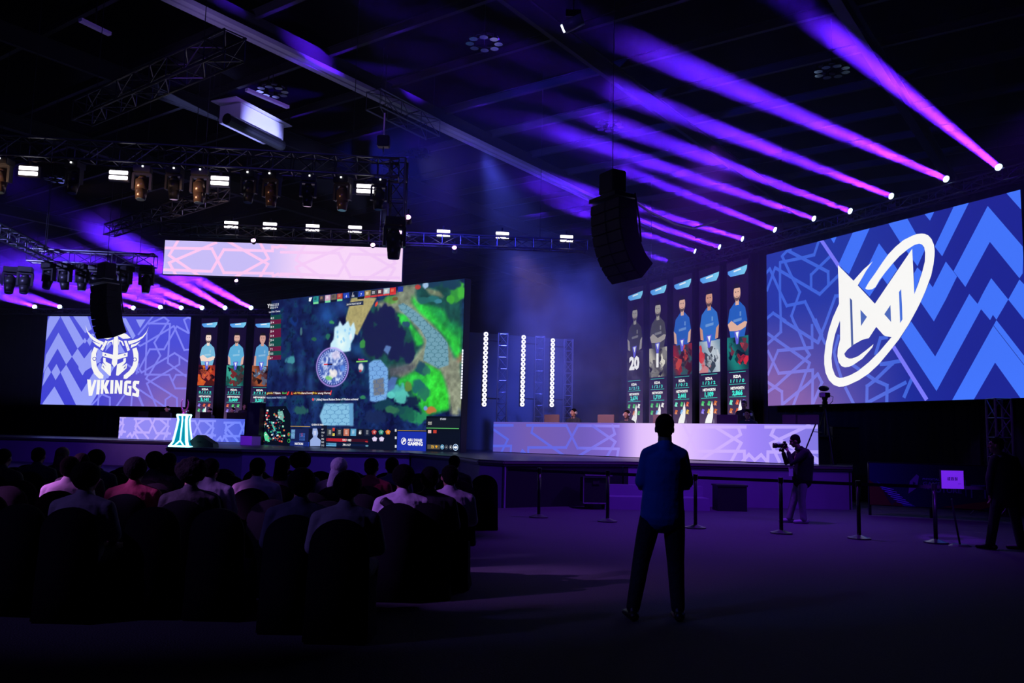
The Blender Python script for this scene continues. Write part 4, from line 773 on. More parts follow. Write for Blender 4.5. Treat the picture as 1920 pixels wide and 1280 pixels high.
P = aty(741, 405, 18.0); moving_head('dark spotlight hanging in front of the banner screen right end', (P.x, P.y, P.z-.05), .2, .1, 1.25, None, 'moving spotlights on the front truss', led=False)
M_PINK = emis('pink_lens', (1, .45, .95), 6)
for k, (px, py, Yd, lab) in enumerate([(765, 407, 18.4, 'pink glowing par lamp highest by the truss column'), (749.5, 434.5, 18.4, 'pink glowing par lamp just above the banner right end'), (475, 450.5, 22.6, 'small pink lamp on the banner screen top edge, left one'), (699, 459, 22.8, 'small pink lamp on the banner screen top edge, right one'), (852, 464, 23.6, 'small pink lamp on the rear truss right of the banner'), (443, 526, 30, 'small pink lamp below the banner screen')]):
    P = aty(px, py, Yd); t = thing('par_lamp', lab, 'lamp', tuple(P), 0, 'pink par lamps'); R = Matrix.Rotation(math.pi/2-.5, 4, 'X')
    obj('can', cyl(nb(), (0, 0, -.09), .075, .16, 14, .06, mtx=R), M_BODY, t, True); obj('lens', cyl(nb(), (0, 0, -.0), .062, .012, 14, mtx=R), M_PINK, t); obj('clamp', box(nb(), (0, .08, .12), (.03, .03, .16)), M_BLKMET, t)
# beam lights over both wings: sharp violet beams through the haze
M_BLENS = emis('beam_lens', (.55, .85, 1), 9)
_sm = {}
def shaft_mat(L, wisps):
    k = (round(L), wisps)
    if k in _sm: return _sm[k]
    m = bpy.data.materials.new('haze_in_beam'); m.use_nodes = True; nt = m.node_tree; nt.nodes.clear(); _sm[k] = m
    out = nt.nodes.new('ShaderNodeOutputMaterial'); v = nt.nodes.new('ShaderNodeVolumeScatter'); v.inputs['Anisotropy'].default_value = .2; nt.links.new(v.outputs[0], out.inputs['Volume'])
    g = nt.nodes.new('ShaderNodeNewGeometry'); n = nt.nodes.new('ShaderNodeTexNoise'); n.inputs['Scale'].default_value = .75; n.inputs['Detail'].default_value = 4; n.inputs['Roughness'].default_value = .55
    nt.links.new(g.outputs['Position'], n.inputs['Vector']); mr = nt.nodes.new('ShaderNodeMapRange'); mr.interpolation_type = 'SMOOTHSTEP'
    for i, x in zip((1, 2, 3, 4), (.36, .64, BD*(1-wisps), BD)): mr.inputs[i].default_value = x
    nt.links.new(n.outputs[0], mr.inputs[0])
    tc = nt.nodes.new('ShaderNodeTexCoord'); sp = nt.nodes.new('ShaderNodeSeparateXYZ'); nt.links.new(tc.outputs['Object'], sp.inputs[0])
    n2 = nt.nodes.new('ShaderNodeMath'); n2.operation = 'MULTIPLY_ADD'; n2.inputs[1].default_value = 4.0; nt.links.new(n.outputs[0], n2.inputs[0]); nt.links.new(sp.outputs[2], n2.inputs[2])
    fe = nt.nodes.new('ShaderNodeMapRange'); fe.interpolation_type = 'SMOOTHSTEP'
    for i, x in zip((1, 2, 3, 4), (L*.93+2-1.2, L*.93+2+.3, 1, .0)): fe.inputs[i].default_value = x
    nt.links.new(n2.outputs[0], fe.inputs[0]); mu = nt.nodes.new('ShaderNodeMath'); mu.operation = 'MULTIPLY'; nt.links.new(mr.outputs[0], mu.inputs[0]); nt.links.new(fe.outputs[0], mu.inputs[1]); nt.links.new(mu.outputs[0], v.inputs['Density'])
    return m
BD = .17; BK = 1/2300.
def beam(P, E, en, lab, g, col=(.085, .008, 1), size=3.4, lens=.085, rad=.008, wisps=.5, length=None):
    P = Vector(P); d = (Vector(E)-P).normalized(); t = thing('beam_light', lab, 'spotlight', tuple(P), 0, g)
    q = d.to_track_quat('Z', 'Y').to_matrix().to_4x4(); f2 = Vector((d.x, d.y, 0)).normalized()
    obj('head', cyl(nb(), (0, 0, -.16), .09, .30, 16, .11, mtx=q), M_BODY, t, True); obj('lens', cyl(nb(), (0, 0, .02), lens, .012, 18, mtx=q), M_BLENS, t)
    o = obj('lens_ring', tube(nb(), [Vector((lens*1.15*math.cos(k), lens*1.15*math.sin(k), 0)) for k in np.linspace(0, 6.283, 20)], .014, 6), M_BODY, t); o.matrix_local = q
    a = math.atan2(d.y, d.x); bm = nb(); c = -d*.16
    for s in (-1, 1): box(bm, c+Vector((-math.sin(a), math.cos(a), 0))*s*.14+Vector((0, 0, -.08)), (.06, .03, .28), a)
    box(bm, c+Vector((0, 0, -.23)), (.30, .26, .08), a); obj('yoke', bm, M_BODY, t)
    bl = light('beam', 'AREA', P+d*.05, P+d*5, en*BK, col, lens*1.7); bl.data.shape = 'DISK'; bl.data.spread = math.radians(size*1.08)
    L = length or (Vector(E)-P).length; k = math.tan(math.radians(size/2))*.92; r = [(.05, lens), (L*.5, lens*.8+L*.5*k), (L, lens*.8+L*k)]
    bm = tube(nb(), [(0, 0, a) for a, b in r], [b for a, b in r], 20); o = obj('light_shaft', bm, shaft_mat(L, wisps), t); o.matrix_local = q; o['kind'] = 'stuff'
ords = ['nearest', 'second', 'third', 'fourth', 'fifth', 'sixth', 'seventh', 'eighth', 'ninth', 'farthest']
RBM = [((1873, 314), .80, 1480, 1.15), ((1775, 336), .43, 1140, 1.0), ((1672, 368), .385, 1078, .85), ((1595, 396), .37, 1040, .75), ((1527, 410), .34, 985, .7), ((1454, 431), .40, 1100, .55), ((1393, 448), .305, 960, .75), ((1350, 463), .33, 960, .5), ((1304, 471), .34, 1000, .45), ((1254, 490), .35, 1100, .25)]
for k, ((lx, ly), s, ex, e) in enumerate(RBM):
    P = atpl(lx, ly, RO-RD*0+RN*.25, AR); E = atz(ex, ly-s*(lx-ex), 10.3)
    beam(P, E, 260000*e, ords[k]+' violet beam light from the camera over the right wing', 'beam lights over the right wing', size=4.0 if k else 4.2)
LBM = [((65, 575), .33, .35), ((112, 575), .33, .4), ((205, 577), .36, .4), ((250, 577), .36, .5), ((301, 576), .37, .55), ((340, 577), .40, .7), ((379, 577), .41, 1.0), ((422, 577), .60, 1.0), ((471, 577), .52, 1.0)]
for k, ((lx, ly), s, e) in enumerate(LBM):
    P = atpl(lx, ly, LO+LN*.25, AL); E = aty(lx-300, ly-s*300, 27)
    beam(P, E, 330000*e, ['leftmost', 'second', 'third', 'fourth', 'fifth', 'sixth', 'seventh', 'eighth', 'rightmost'][k]+' violet beam light from the left over the left wing', 'beam lights over the left wing', size=3.0, lens=.11, wisps=.3)
# ---- haze drifting through the beams (real scattering volumes)
def haze(name, label, c, s, dens, rot=0, lo=.38, hi=.62, sc=.35, dmin=.15, aniso=.2, step=1.0, rz=0, grad=None):
    m = bpy.data.materials.new(name); m.use_nodes = True; nt = m.node_tree; nt.nodes.clear()
    out = nt.nodes.new('ShaderNodeOutputMaterial'); v = nt.nodes.new('ShaderNodeVolumeScatter'); v.inputs['Anisotropy'].default_value = aniso; nt.links.new(v.outputs[0], out.inputs['Volume'])
    v.inputs['Color'].default_value = (.9, .9, 1, 1)
    g = nt.nodes.new('ShaderNodeNewGeometry'); n = nt.nodes.new('ShaderNodeTexNoise'); n.inputs['Scale'].default_value = sc; n.inputs['Detail'].default_value = 3; n.inputs['Roughness'].default_value = .6
    nt.links.new(g.outputs['Position'], n.inputs['Vector']); mr = nt.nodes.new('ShaderNodeMapRange'); mr.interpolation_type = 'SMOOTHSTEP'
    mr.inputs[1].default_value = lo; mr.inputs[2].default_value = hi; mr.inputs[3].default_value = dmin*dens; mr.inputs[4].default_value = dens; nt.links.new(n.outputs[0], mr.inputs[0])
    last = mr.outputs[0]
    if grad:   # density fades along a world direction: (dx,dy,dz,start,end) with wisps from the same noise
        dt = nt.nodes.new('ShaderNodeVectorMath'); dt.operation = 'DOT_PRODUCT'; dt.inputs[1].default_value = grad[:3]; nt.links.new(g.outputs['Position'], dt.inputs[0])
        ad = nt.nodes.new('ShaderNodeMath'); ad.operation = 'MULTIPLY_ADD'; ad.inputs[1].default_value = 3.5; nt.links.new(n.outputs[0], ad.inputs[0]); nt.links.new(dt.outputs['Value'], ad.inputs[2])
        m2 = nt.nodes.new('ShaderNodeMapRange'); m2.interpolation_type = 'SMOOTHSTEP'; m2.inputs[1].default_value = grad[3]+1.75; m2.inputs[2].default_value = grad[4]+1.75; m2.inputs[3].default_value = grad[5]; m2.inputs[4].default_value = 1; nt.links.new(ad.outputs[0], m2.inputs[0])
        mu = nt.nodes.new('ShaderNodeMath'); mu.operation = 'MULTIPLY'; nt.links.new(last, mu.inputs[0]); nt.links.new(m2.outputs[0], mu.inputs[1]); last = mu.outputs[0]
    nt.links.new(last, v.inputs['Density'])
    o = obj(name, box(nb(), (0, 0, 0), s), m, loc=c, rot=(0, 0, rz)); tag(o, label, 'haze', kind='stuff'); return o
haze('haze', 'violet-lit stage haze drifting through the beams of the right wing', (4.9, 24.2, 7.1), (17, 24, 8.4), .008, sc=.42, lo=.34, hi=.66, dmin=.5)
haze('fog', 'bluish fog cloud rising over the stage between the light strips and player columns', (2.6, 29.4, 4.8), (6.4, 4.4, 7.4), .085, sc=.42, lo=.40, hi=.64, dmin=.05, rz=-.6)
haze('haze', 'violet-lit stage haze drifting through the beams of the left wing', (-19.5, 31, 6.2), (30.8, 36, 7.2), .0035, sc=.30, lo=.34, hi=.66, dmin=.4)
# ============================================================ PEOPLE
def Rm(rx=0, ry=0, rz=0): return Euler((rx, ry, rz)).to_matrix().to_4x4()
def head(bm, c, R=Matrix(), s=1.0):
    """head looking along local +Y"""
    M = Matrix.Translation(c) @ R @ Matrix.Scale(s, 4)
    ellip(bm, (0, -.012, .022), (.074, .094, .092), 20, M); ellip(bm, (0, .026, -.045), (.056, .062, .066), 16, M); ellip(bm, (0, .06, -.088), (.026, .022, .02), 10, M)
    rtube(bm, [M @ Vector((0, .082, .02)), M @ Vector((0, .106, -.028))], [.010*s, .015*s], 8)
    ellip(bm, (0, .084, .036), (.05, .012, .012), 10, M)
    for k in (-1, 1): ellip(bm, (k*.074, -.004, -.004), (.010, .020, .032), 10, M); ellip(bm, (k*.034, .068, -.02), (.022, .02, .02), 10, M)
    ellip(bm, (0, .085, -.055), (.022, .010, .009), 8, M)
def hand(bm, w, d, side, s=1.0, curl=.5, thumb=1):
    """w wrist, d direction of the fingers, side = direction across the palm towards the thumb"""
    d = Vector(d).normalized(); t = (Vector(side)-d*d.dot(Vector(side))).normalized(); n = d.cross(t).normalized(); w = Vector(w)
    rtube(bm, [w, w+d*.045*s, w+d*.085*s], [(.026*s, .018*s), (.038*s, .014*s), (.038*s, .012*s)] if False else [.020*s, .024*s, .022*s], 10)
    for k in range(4): 
        b = w+d*.075*s+t*(.028-.019*k)*s; L = (.072, .08, .074, .056)[k]*s; p = [b]; q = d
        for j in range(3):
            q = (Matrix.Rotation(curl*.75, 3, t) @ q).normalized(); p.append(p[-1]+q*L*(.42, .33, .25)[j])
        rtube(bm, p, [.0095*s, .009*s, .0085*s, .007*s], 8)
    b = w+d*.022*s+t*.022*s*thumb; rtube(bm, [b, b+(d*.55+t*.8).normalized()*.035*s, b+(d*.8+t*.5).normalized()*.068*s], [.013*s, .011*s, .009*s], 8)
def eyes(par, c, R, s=1.0):
    M = Matrix.Translation(c) @ R @ Matrix.Scale(s, 4); bm = nb()
    for k in (-1, 1): ellip(bm, (k*.029, .079, .014), (.012, .006, .006), 8, M)
    obj('eyes', bm, mat('eye_dark', (.02, .015, .015), .2), par)
M_TROU = mat('dark_trousers', (.012, .012, .016), .8, bump=.4, bscale=25); M_SHOE = mat('black_shoe', (.01, .01, .01), .45)
def hair_cap(c, R, s=1.0, big=1.0, kind='short'):
    bm = nb(); M = Matrix.Translation(c) @ R @ Matrix.Scale(s, 4)
    if kind == 'short': ellip(bm, (0, -.022, .040), (.080*big, .095*big, .090*big), 18, M); ellip(bm, (0, -.058, -.005), (.070, .050, .070), 14, M)
    elif kind == 'afro':
        ellip(bm, (0, -.03, .05), (.125*big, .125*big, .115*big), 20, M)
        r = random.Random(4)
        for k in range(26):
            a, e = r.uniform(0, 6.28), r.uniform(-.3, 1.5); ellip(bm, (.1*big*math.cos(a)*math.cos(e), -.03+.1*big*math.sin(a)*math.cos(e)-.01, .05+.1*big*math.sin(e)), (.035, .035, .035), 8, M)
    elif kind == 'long': ellip(bm, (0, -.022, .040), (.084, .098, .092), 18, M); rtube(bm, [M @ Vector((0, -.06, .02)), M @ Vector((0, -.085, -.12)), M @ Vector((0, -.08, -.30))], [(.075*s, .045*s), (.080*s, .04*s), (.05*s, .03*s)], 14)
    elif kind == 'scarf':
        ellip(bm, (0, -.012, .03), (.092, .108, .105), 18, M); ellip(bm, (0, -.02, -.06), (.075, .08, .07), 14, M); rtube(bm, [M @ Vector((-.02, -.075, -.04)), M @ Vector((-.05, -.115, -.20)), M @ Vector((-.055, -.13, -.40))], [(.06*s, .035*s), (.05*s, .03*s), (.045*s, .02*s)], 12)
    elif kind == 'cap': ellip(bm, (0, -.015, .045), (.082, .10, .082), 18, M); ellip(bm, (0, .10, .04), (.06, .06, .010), 12, M)
    elif kind == 'hood': ellip(bm, (0, -.03, .0), (.10, .115, .13), 18, M); ellip(bm, (0, -.09, -.12), (.11, .07, .07), 14, M)
    return fuse(bm, 'hair', .009, 3)
# ---- the standing man in the foreground
def standing_man():
    t = thing('person', 'tall silhouetted man in a dark blue polo shirt standing with folded arms, seen from behind', 'person', (1.34, 7.78, 0)); t.scale = (1.035,)*3
    HC = Vector((.075, .03, 1.64)); HR = Rm(.03, 0, -.12)
    hipL, hipR = Vector((-.035, 0, .93)), Vector((.15, 0, .93)); knL, knR = Vector((-.125, .03, .50)), Vector((.175, .03, .50)); anL, anR = Vector((-.20, -.02, .09)), Vector((.19, .0, .09))
    shL, shR = Vector((-.085, 0, 1.405)), Vector((.225, 0, 1.405)); elL, elR = Vector((-.125, .02, 1.13)), Vector((.27, .03, 1.14)); wrL, wrR = Vector((.10, .24, 1.20)), Vector((.05, .26, 1.12))
    bm = nb(); head(bm, HC, HR, 1.04)
    rtube(bm, [(.07, -.01, 1.44), (.075, .005, 1.58)], [(.066, .064), (.060, .060)], 14)
    rtube(bm, [(.058, 0, .95), (.06, 0, 1.12), (.068, 0, 1.30), (.07, -.005, 1.42), (.07, 0, 1.47)], [(.155, .10), (.145, .105), (.165, .115), (.16, .095), (.08, .06)], 18)
    for a, b, c in ((shL, elL, wrL), (shR, elR, wrR)): rtube(bm, [a, (a+b)/2, b, (b+c)/2, c], [.052, .046, .040, .038, .027], 12)
    hand(bm, wrL, (.9, .1, -.1), (0, .3, 1), 1, .5); hand(bm, wrR, (-.9, .1, .1), (0, .3, 1), 1, .5)
    for a, b, c in ((hipL, knL, anL), (hipR, knR, anR)): rtube(bm, [a, (a+b)/2, b, (b*.6+c*.4), c], [.082, .075, .054, .052, .036], 14); rtube(bm, [c+Vector((0, -.03, -.04)), c+Vector((-.01, .15, -.06))], [.035, .028], 10)
    obj('body', fuse(bm, 'body', .007, 3), M_SKIN, t)
    M_POLO = mat('blue_polo', (.03, .11, .42), .7, bump=.7, bscale=9)
    bm = nb(); rtube(bm, [(.052, .0, .87), (.053, 0, .96), (.058, 0, 1.10), (.066, 0, 1.28), (.07, -.005, 1.40), (.072, -.005, 1.455)], [(.195, .135), (.190, .135), (.178, .132), (.188, .138), (.185, .118), (.10, .075)], 22); rtube(bm, [(-.085, -.01, 1.42), (.0, -.01, 1.455), (.072, -.01, 1.485), (.14, -.01, 1.455), (.225, -.01, 1.42)], [.055, .058, .062, .058, .055], 14)
    for a, b in ((shL, elL), (shR, elR)): rtube(bm, [a+Vector((0, 0, 0)), (a+b)/2, a*.18+b*.82], [.060, .064, .070], 14)
    rtube(bm, [(.07, -.02, 1.46), (.073, -.012, 1.50)], [(.075, .072), (.068, .066)], 16)
    obj('shirt', fuse(bm, 'shirt', .010, 3), M_POLO, t)
    bm = nb(); rtube(bm, [(-.0, 0, .92), (.058, 0, .95), (.115, 0, .92)], [(.11, .115), (.13, .12), (.11, .115)], 16); rtube(bm, [(.058, 0, .86), (.058, 0, .98)], [(.165, .115), (.165, .115)], 18)
    for a, b, c in ((hipL, knL, anL), (hipR, knR, anR)): rtube(bm, [a, (a+b)/2, b, (b*.5+c*.5), c+Vector((0, 0, .02))], [.098, .092, .076, .068, .060], 16)
    obj('trousers', fuse(bm, 'trousers', .010, 3), M_TROU, t)
    for c, dx in ((anL, -.035), (anR, .055)):
        bm = nb(); rtube(bm, [c+Vector((0, -.06, -.045)), c+Vector((dx*.5, .06, -.045)), c+Vector((dx, .17, -.055))], [(.045, .045), (.048, .04), (.040, .030)], 12); rtube(bm, [c+Vector((0, -.03, -.02)), c+Vector((0, -.01, .03))], [.045, .045], 10); obj('shoe', fuse(bm, 'shoe', .008, 2), M_SHOE, t)
    obj('hair', hair_cap(HC+Vector((0, 0, .0)), HR, 1.07), M_HAIR, t); eyes(t, HC, HR, 1.04); return t
standing_man()
# ---- the photographer beyond the belt barrier, seen from his side
def photographer():
    t = thing('person', 'photographer in dark jacket and grey trousers raising a camera beyond the belt barrier', 'person', (5.83, 17.25, 0))
    HR = Rm(-.28, 0, math.pi/2) ; HR = Matrix.Rotation(math.pi/2-.15, 4, 'Z') @ Matrix.Rotation(-.35, 4, 'X'); HC = Vector((-.06, 0, 1.63))
    sc = Vector((.10, 0, 1.42))
    shN, shF = Vector((.08, -.17, 1.40)), Vector((.08, .17, 1.40)); elN, elF = Vector((-.19, -.20, 1.18)), Vector((-.17, .20, 1.20)); wrN, wrF = Vector((-.23, -.075, 1.44)), Vector((-.28, .07, 1.42))
    hN, hF = Vector((.07, -.09, .90)), Vector((.07, .09, .90)); kN, kF = Vector((.03, -.09, .49)), Vector((-.05, .10, .49)); aN, aF = Vector((.06, -.10, .09)), Vector((-.16, .11, .09))
    bm = nb(); head(bm, HC, HR, 1.04); rtube(bm, [(.04, 0, 1.44), (-.02, 0, 1.55)], [.058, .055], 14)
    rtube(bm, [(.07, 0, .93), (.08, 0, 1.12), (.09, 0, 1.30), (.07, 0, 1.42)], [(.15, .11), (.14, .115), (.17, .12), (.12, .08)], 18)
    for a, b, c in ((shN, elN, wrN), (shF, elF, wrF)): rtube(bm, [a, (a+b)/2, b, (b+c)/2, c], [.052, .046, .042, .036, .027], 12)
    hand(bm, wrN, (-.5, .4, .6), (0, .3, 1), 1, .8); hand(bm, wrF, (-.8, -.3, .3), (0, 0, 1), 1, .8)
    for a, b, c in ((hN, kN, aN), (hF, kF, aF)): rtube(bm, [a, (a+b)/2, b, (b*.6+c*.4), c], [.08, .074, .054, .05, .036], 14); rtube(bm, [c+Vector((.03, 0, -.04)), c+Vector((-.14, 0, -.06))], [.034, .028], 10)
    obj('body', fuse(bm, 'body', .008, 3), M_SKIN, t)
    M_JK = mat('dark_jacket', (.004, .004, .006), .95, bump=.7, bscale=12)
    bm = nb(); rtube(bm, [(.08, 0, .87), (.10, 0, 1.0), (.12, 0, 1.15), (.12, 0, 1.30), (.08, 0, 1.42), (.05, 0, 1.47)], [(.20, .20), (.19, .185), (.19, .175), (.20, .165), (.15, .12), (.08, .07)], 20)
    for a, b, c in ((shN, elN, wrN), (shF, elF, wrF)): rtube(bm, [a, (a+b)/2, b, b*.2+c*.8], [.082, .074, .066, .045], 14)
    ellip(bm, (.02, 0, 1.47), (.09, .10, .04), 12)
    obj('jacket', fuse(bm, 'jacket', .011, 3), M_JK, t)
    M_GT = mat('grey_trousers', (.22, .20, .24), .75, bump=.6, bscale=12); bm = nb(); rtube(bm, [(.07, 0, .84), (.07, 0, .96)], [(.16, .13), (.16, .13)], 16)
    for a, b, c in ((hN, kN, aN), (hF, kF, aF)): rtube(bm, [a, (a+b)/2, b, (b*.5+c*.5), c+Vector((0, 0, .0))], [.10, .094, .078, .07, .068], 14)
    obj('trousers', fuse(bm, 'trousers', .011, 3), M_GT, t)
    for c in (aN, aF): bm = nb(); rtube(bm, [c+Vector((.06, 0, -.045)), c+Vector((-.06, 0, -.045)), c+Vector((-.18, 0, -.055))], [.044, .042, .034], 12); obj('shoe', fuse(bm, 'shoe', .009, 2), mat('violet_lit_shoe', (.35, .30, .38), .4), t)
    obj('hair', hair_cap(HC, HR, 1.07), M_HAIR, t); eyes(t, HC, HR, 1.04)
    b = obj('badge', box(nb(), (-.20, -.16, 1.02), (.085, .012, .17), .2, mtx=None), mat('white_card', (.8, .78, .85), .5), t); b.rotation_euler = (0, .0, 0)
    obj('lanyard', tube(nb(), [(-.13, -.14, 1.11), (-.05, -.13, 1.30), (.02, -.10, 1.45)], .006, 6), M_BLACK, t)
    k = thing('camera', 'black camera with long lens held up by the photographer', 'camera', (5.83-.27, 17.25-.0, 1.535), math.pi/2+.0)
    R = Matrix.Rotation(0, 4, 'Z'); bm = nb(); box(bm, (0, 0, 0), (.15, .075, .105), bev=.01); box(bm, (0, -.0, .068), (.06, .06, .045), bev=.01); obj('camera_body', bm, M_BLKMET, k)
    bm = nb(); M = Matrix.Rotation(math.pi/2, 4, 'X'); cyl(bm, (0, 0, -.10), .042, .13, 18, mtx=M); cyl(bm, (0, 0, -.195), .05, .07, 18, mtx=M); o = obj('lens', bm, M_BLKMET, k, True); obj('grip', box(nb(), (.06, .015, -.09), (.035, .05, .07)), M_BLKMET, k)
    return t
photographer()
# ---- man in a suit at the right edge, walking away
def suit_man():
    t = thing('person', 'man in a dark suit with white collar standing at the right edge of the frame', 'person', (7.86, 13.6, 0))
    HR = Matrix.Rotation(1.15, 4, 'Z'); HC = Vector((-.10, 0, 1.63)); bm = nb(); head(bm, HC, HR, 1.05); rtube(bm, [(-.05, 0, 1.42), (-.09, 0, 1.55)], [.062, .06], 14)
    shL, shR = Vector((-.15, -.04, 1.41)), Vector((.20, .05, 1.41)); elL, elR = Vector((-.22, .0, 1.12)), Vector((.28, .0, 1.12)); wL, wR = Vector((-.20, .04, .86)), Vector((.27, .05, .88))
    hL, hR = Vector((-.07, 0, .92)), Vector((.11, 0, .92)); kL, kR = Vector((-.16, .02, .49)), Vector((.18, .02, .49)); aL, aR = Vector((-.25, 0, .09)), Vector((.24, 0, .09))
    rtube(bm, [(.02, 0, .95), (.02, 0, 1.15), (.01, 0, 1.32), (.0, 0, 1.43)], [(.16, .11), (.15, .12), (.18, .125), (.12, .08)], 18)
    for a, b, c in ((shL, elL, wL), (shR, elR, wR)): rtube(bm, [a, (a+b)/2, b, (b+c)/2, c], [.055, .048, .042, .037, .028], 12)
    hand(bm, wL, (0, .05, -1), (.2, 1, 0), 1.05, .35); hand(bm, wR, (0, .05, -1), (-.2, 1, 0), 1.05, .35)
    for a, b, c in ((hL, kL, aL), (hR, kR, aR)): rtube(bm, [a, (a+b)/2, b, (b*.6+c*.4), c], [.082, .075, .055, .052, .037], 14); rtube(bm, [c+Vector((.02, -.03, -.04)), c+Vector((-.09, .10, -.06))], [.035, .028], 10)
    obj('body', fuse(bm, 'body', .008, 3), M_SKIN, t)
    M_SUIT = mat('dark_suit', (.012, .012, .016), .7, bump=.4, bscale=10); bm = nb(); rtube(bm, [(.02, 0, .80), (.02, 0, .98), (.02, 0, 1.15), (.015, 0, 1.32), (.01, 0, 1.42), (-.02, 0, 1.46)], [(.21, .155), (.20, .15), (.19, .145), (.215, .15), (.19, .12), (.09, .08)], 20)
    for a, b, c in ((shL, elL, wL), (shR, elR, wR)): rtube(bm, [a, (a+b)/2, b, b*.1+c*.9], [.078, .07, .062, .05], 14)
    obj('suit_jacket', fuse(bm, 'jacket', .011, 3), M_SUIT, t)
    bm = nb(); rtube(bm, [(.02, 0, .84), (.02, 0, .95)], [(.17, .13), (.17, .13)], 16)
    for a, b, c in ((hL, kL, aL), (hR, kR, aR)): rtube(bm, [a, (a+b)/2, b, (b*.5+c*.5), c], [.10, .095, .08, .075, .07], 14)
    obj('trousers', fuse(bm, 'trousers', .011, 3), M_SUIT, t)
    for c in (aL, aR): bm = nb(); rtube(bm, [c+Vector((.04, -.05, -.045)), c+Vector((-.04, .05, -.045)), c+Vector((-.13, .14, -.055))], [.044, .042, .034], 12); obj('shoe', fuse(bm, 'shoe', .009, 2), M_SHOE, t)
    o = obj('shirt_collar', tube(nb(), [Vector((-.065+.068*math.cos(a), .0+.064*math.sin(a), 1.475+.02*math.sin(a))) for a in np.linspace(0, 6.283, 20)], [(.006, .02)]*20, 8), mat('white_cotton', (.75, .72, .8), .7), t)
    obj('hair', hair_cap(HC, HR, 1.06), M_HAIR, t); eyes(t, HC, HR, 1.05)
suit_man()
# ---- seated audience
def seated():
    HC = Vector((0, .0, 1.145)); out = {}
    bm = nb(); head(bm, HC, Matrix(), 1.03); rtube(bm, [(0, -.03, .97), (0, -.01, 1.08)], [.056, .054], 12); rtube(bm, [(0, -.02, .50), (0, -.04, .70), (0, -.045, .86), (0, -.03, .97)], [(.155, .12), (.15, .115), (.17, .115), (.10, .07)], 16)
    for k in (-1, 1):
        sh, el, wr = Vector((k*.185, -.03, .92)), Vector((k*.235, .02, .66)), Vector((k*.12, .27, .60)); rtube(bm, [sh, (sh+el)/2, el, (el+wr)/2, wr], [.05, .045, .04, .036, .027], 10); hand(bm, wr, (-k*.5, .8, -.1), (-k, 0, .4), 1, .4)
        hp, kn, an = Vector((k*.09, .02, .50)), Vector((k*.13, .44, .50)), Vector((k*.13, .46, .09)); rtube(bm, [hp, (hp+kn)/2, kn, (kn+an)/2, an], [.085, .078, .056, .052, .036], 12); rtube(bm, [an+Vector((0, -.03, -.04)), an+Vector((0, .14, -.055))], [.036, .03], 10)
    out['body'] = fuse(bm, 'body', .011, 2)
    bm = nb(); rtube(bm, [(0, -.02, .50), (0, -.04, .66), (0, -.05, .84), (0, -.04, .94), (0, -.035, .99)], [(.185, .145), (.175, .135), (.205, .135), (.185, .105), (.08, .07)], 18)
    for k in (-1, 1): sh, el = Vector((k*.185, -.03, .915)), Vector((k*.235, .02, .66)); rtube(bm, [sh, (sh+el)/2, sh*.1+el*.9], [.068, .064, .062], 12)
    rtube(bm, [(0, -.035, .97), (0, -.03, 1.02)], [.074, .066], 12); rtube(bm, [(-.175, -.03, .935), (-.09, -.035, .965), (0, -.035, .99), (.09, -.035, .965), (.175, -.03, .935)], [.052, .055, .058, .055, .052], 12)
    out['shirt'] = fuse(bm, 'shirt', .012, 3)
    bm = nb()
    for k in (-1, 1): hp, kn, an = Vector((k*.09, .0, .50)), Vector((k*.13, .45, .50)), Vector((k*.13, .46, .12)); rtube(bm, [hp, (hp+kn)/2, kn, (kn+an)/2, an], [.105, .10, .078, .07, .066], 12)
    out['trousers'] = fuse(bm, 'trousers', .013, 2)
    for kd, b in (('short', 1.0), ('afro', 1.0), ('long', 1), ('scarf', 1), ('cap', 1), ('hood', 1)): out[kd] = hair_cap(HC, Matrix(), 1.05, b, kd)
    out['big'] = hair_cap(HC, Matrix(), 1.06, 1.22, 'short')
    bm = nb(); rtube(bm, [(-.17, -.13, .95), (0, -.19, .80), (.17, -.15, .60)], [(.045, .02)]*3, 10); out['sling'] = fuse(bm, 'sling', .01, 2)
    for k in ('body', 'shirt', 'trousers'): pass
    return out
SEAT = seated()
def mesh_child(name, me, m, parent):
    if not len(me.materials): me.materials.append(m)
    o = bpy.data.objects.new(name, me); COL.objects.link(o); o.parent = parent; o.material_slots[0].link = 'OBJECT'; o.material_slots[0].material = m; return o
def cloth(name, c, r=.8): return mat(name, c, r, bump=.5, bscale=14)
def viewer(px, py, label, hair='short', col=(.02, .02, .03), hairc=None, yaw=None, extra=None, hz=1.155, sc=1.0):
    """px, py: centre of the head in the photograph; the sitter's depth follows from the seated head height"""
    P = atz(px, py, hz*sc); t = thing('person', label, 'person', (P.x, P.y, 0), yaw if yaw is not None else random.uniform(-.12, .25), 'seated audience'); t.scale = (sc*1.12, sc*1.08, sc)
    mesh_child('body', SEAT['body'], M_SKIN, t); mesh_child('shirt', SEAT['shirt'], cloth('cloth_%d_%d_%d' % tuple(int(x*200) for x in col), col), t); mesh_child('trousers', SEAT['trousers'], M_TROU, t)
    nm = {'scarf': 'headscarf', 'hood': 'hood', 'cap': 'cap'}.get(hair, 'hair'); mesh_child(nm, SEAT[hair], hairc or M_HAIR, t)
    if extra: mesh_child('sling_strap', SEAT['sling'], M_BLACK, t)
    return P
WHT = (.72, .68, .74); GRY = (.16, .16, .18); NVY = (.02, .022, .04); BLK = (.015, .015, .02)
M_SCARF = mat('white_headscarf', (.75, .7, .78), .8, bump=.6, bscale=30); M_WHOOD = mat('white_hood', (.8, .72, .8), .8, bump=.5, bscale=20)
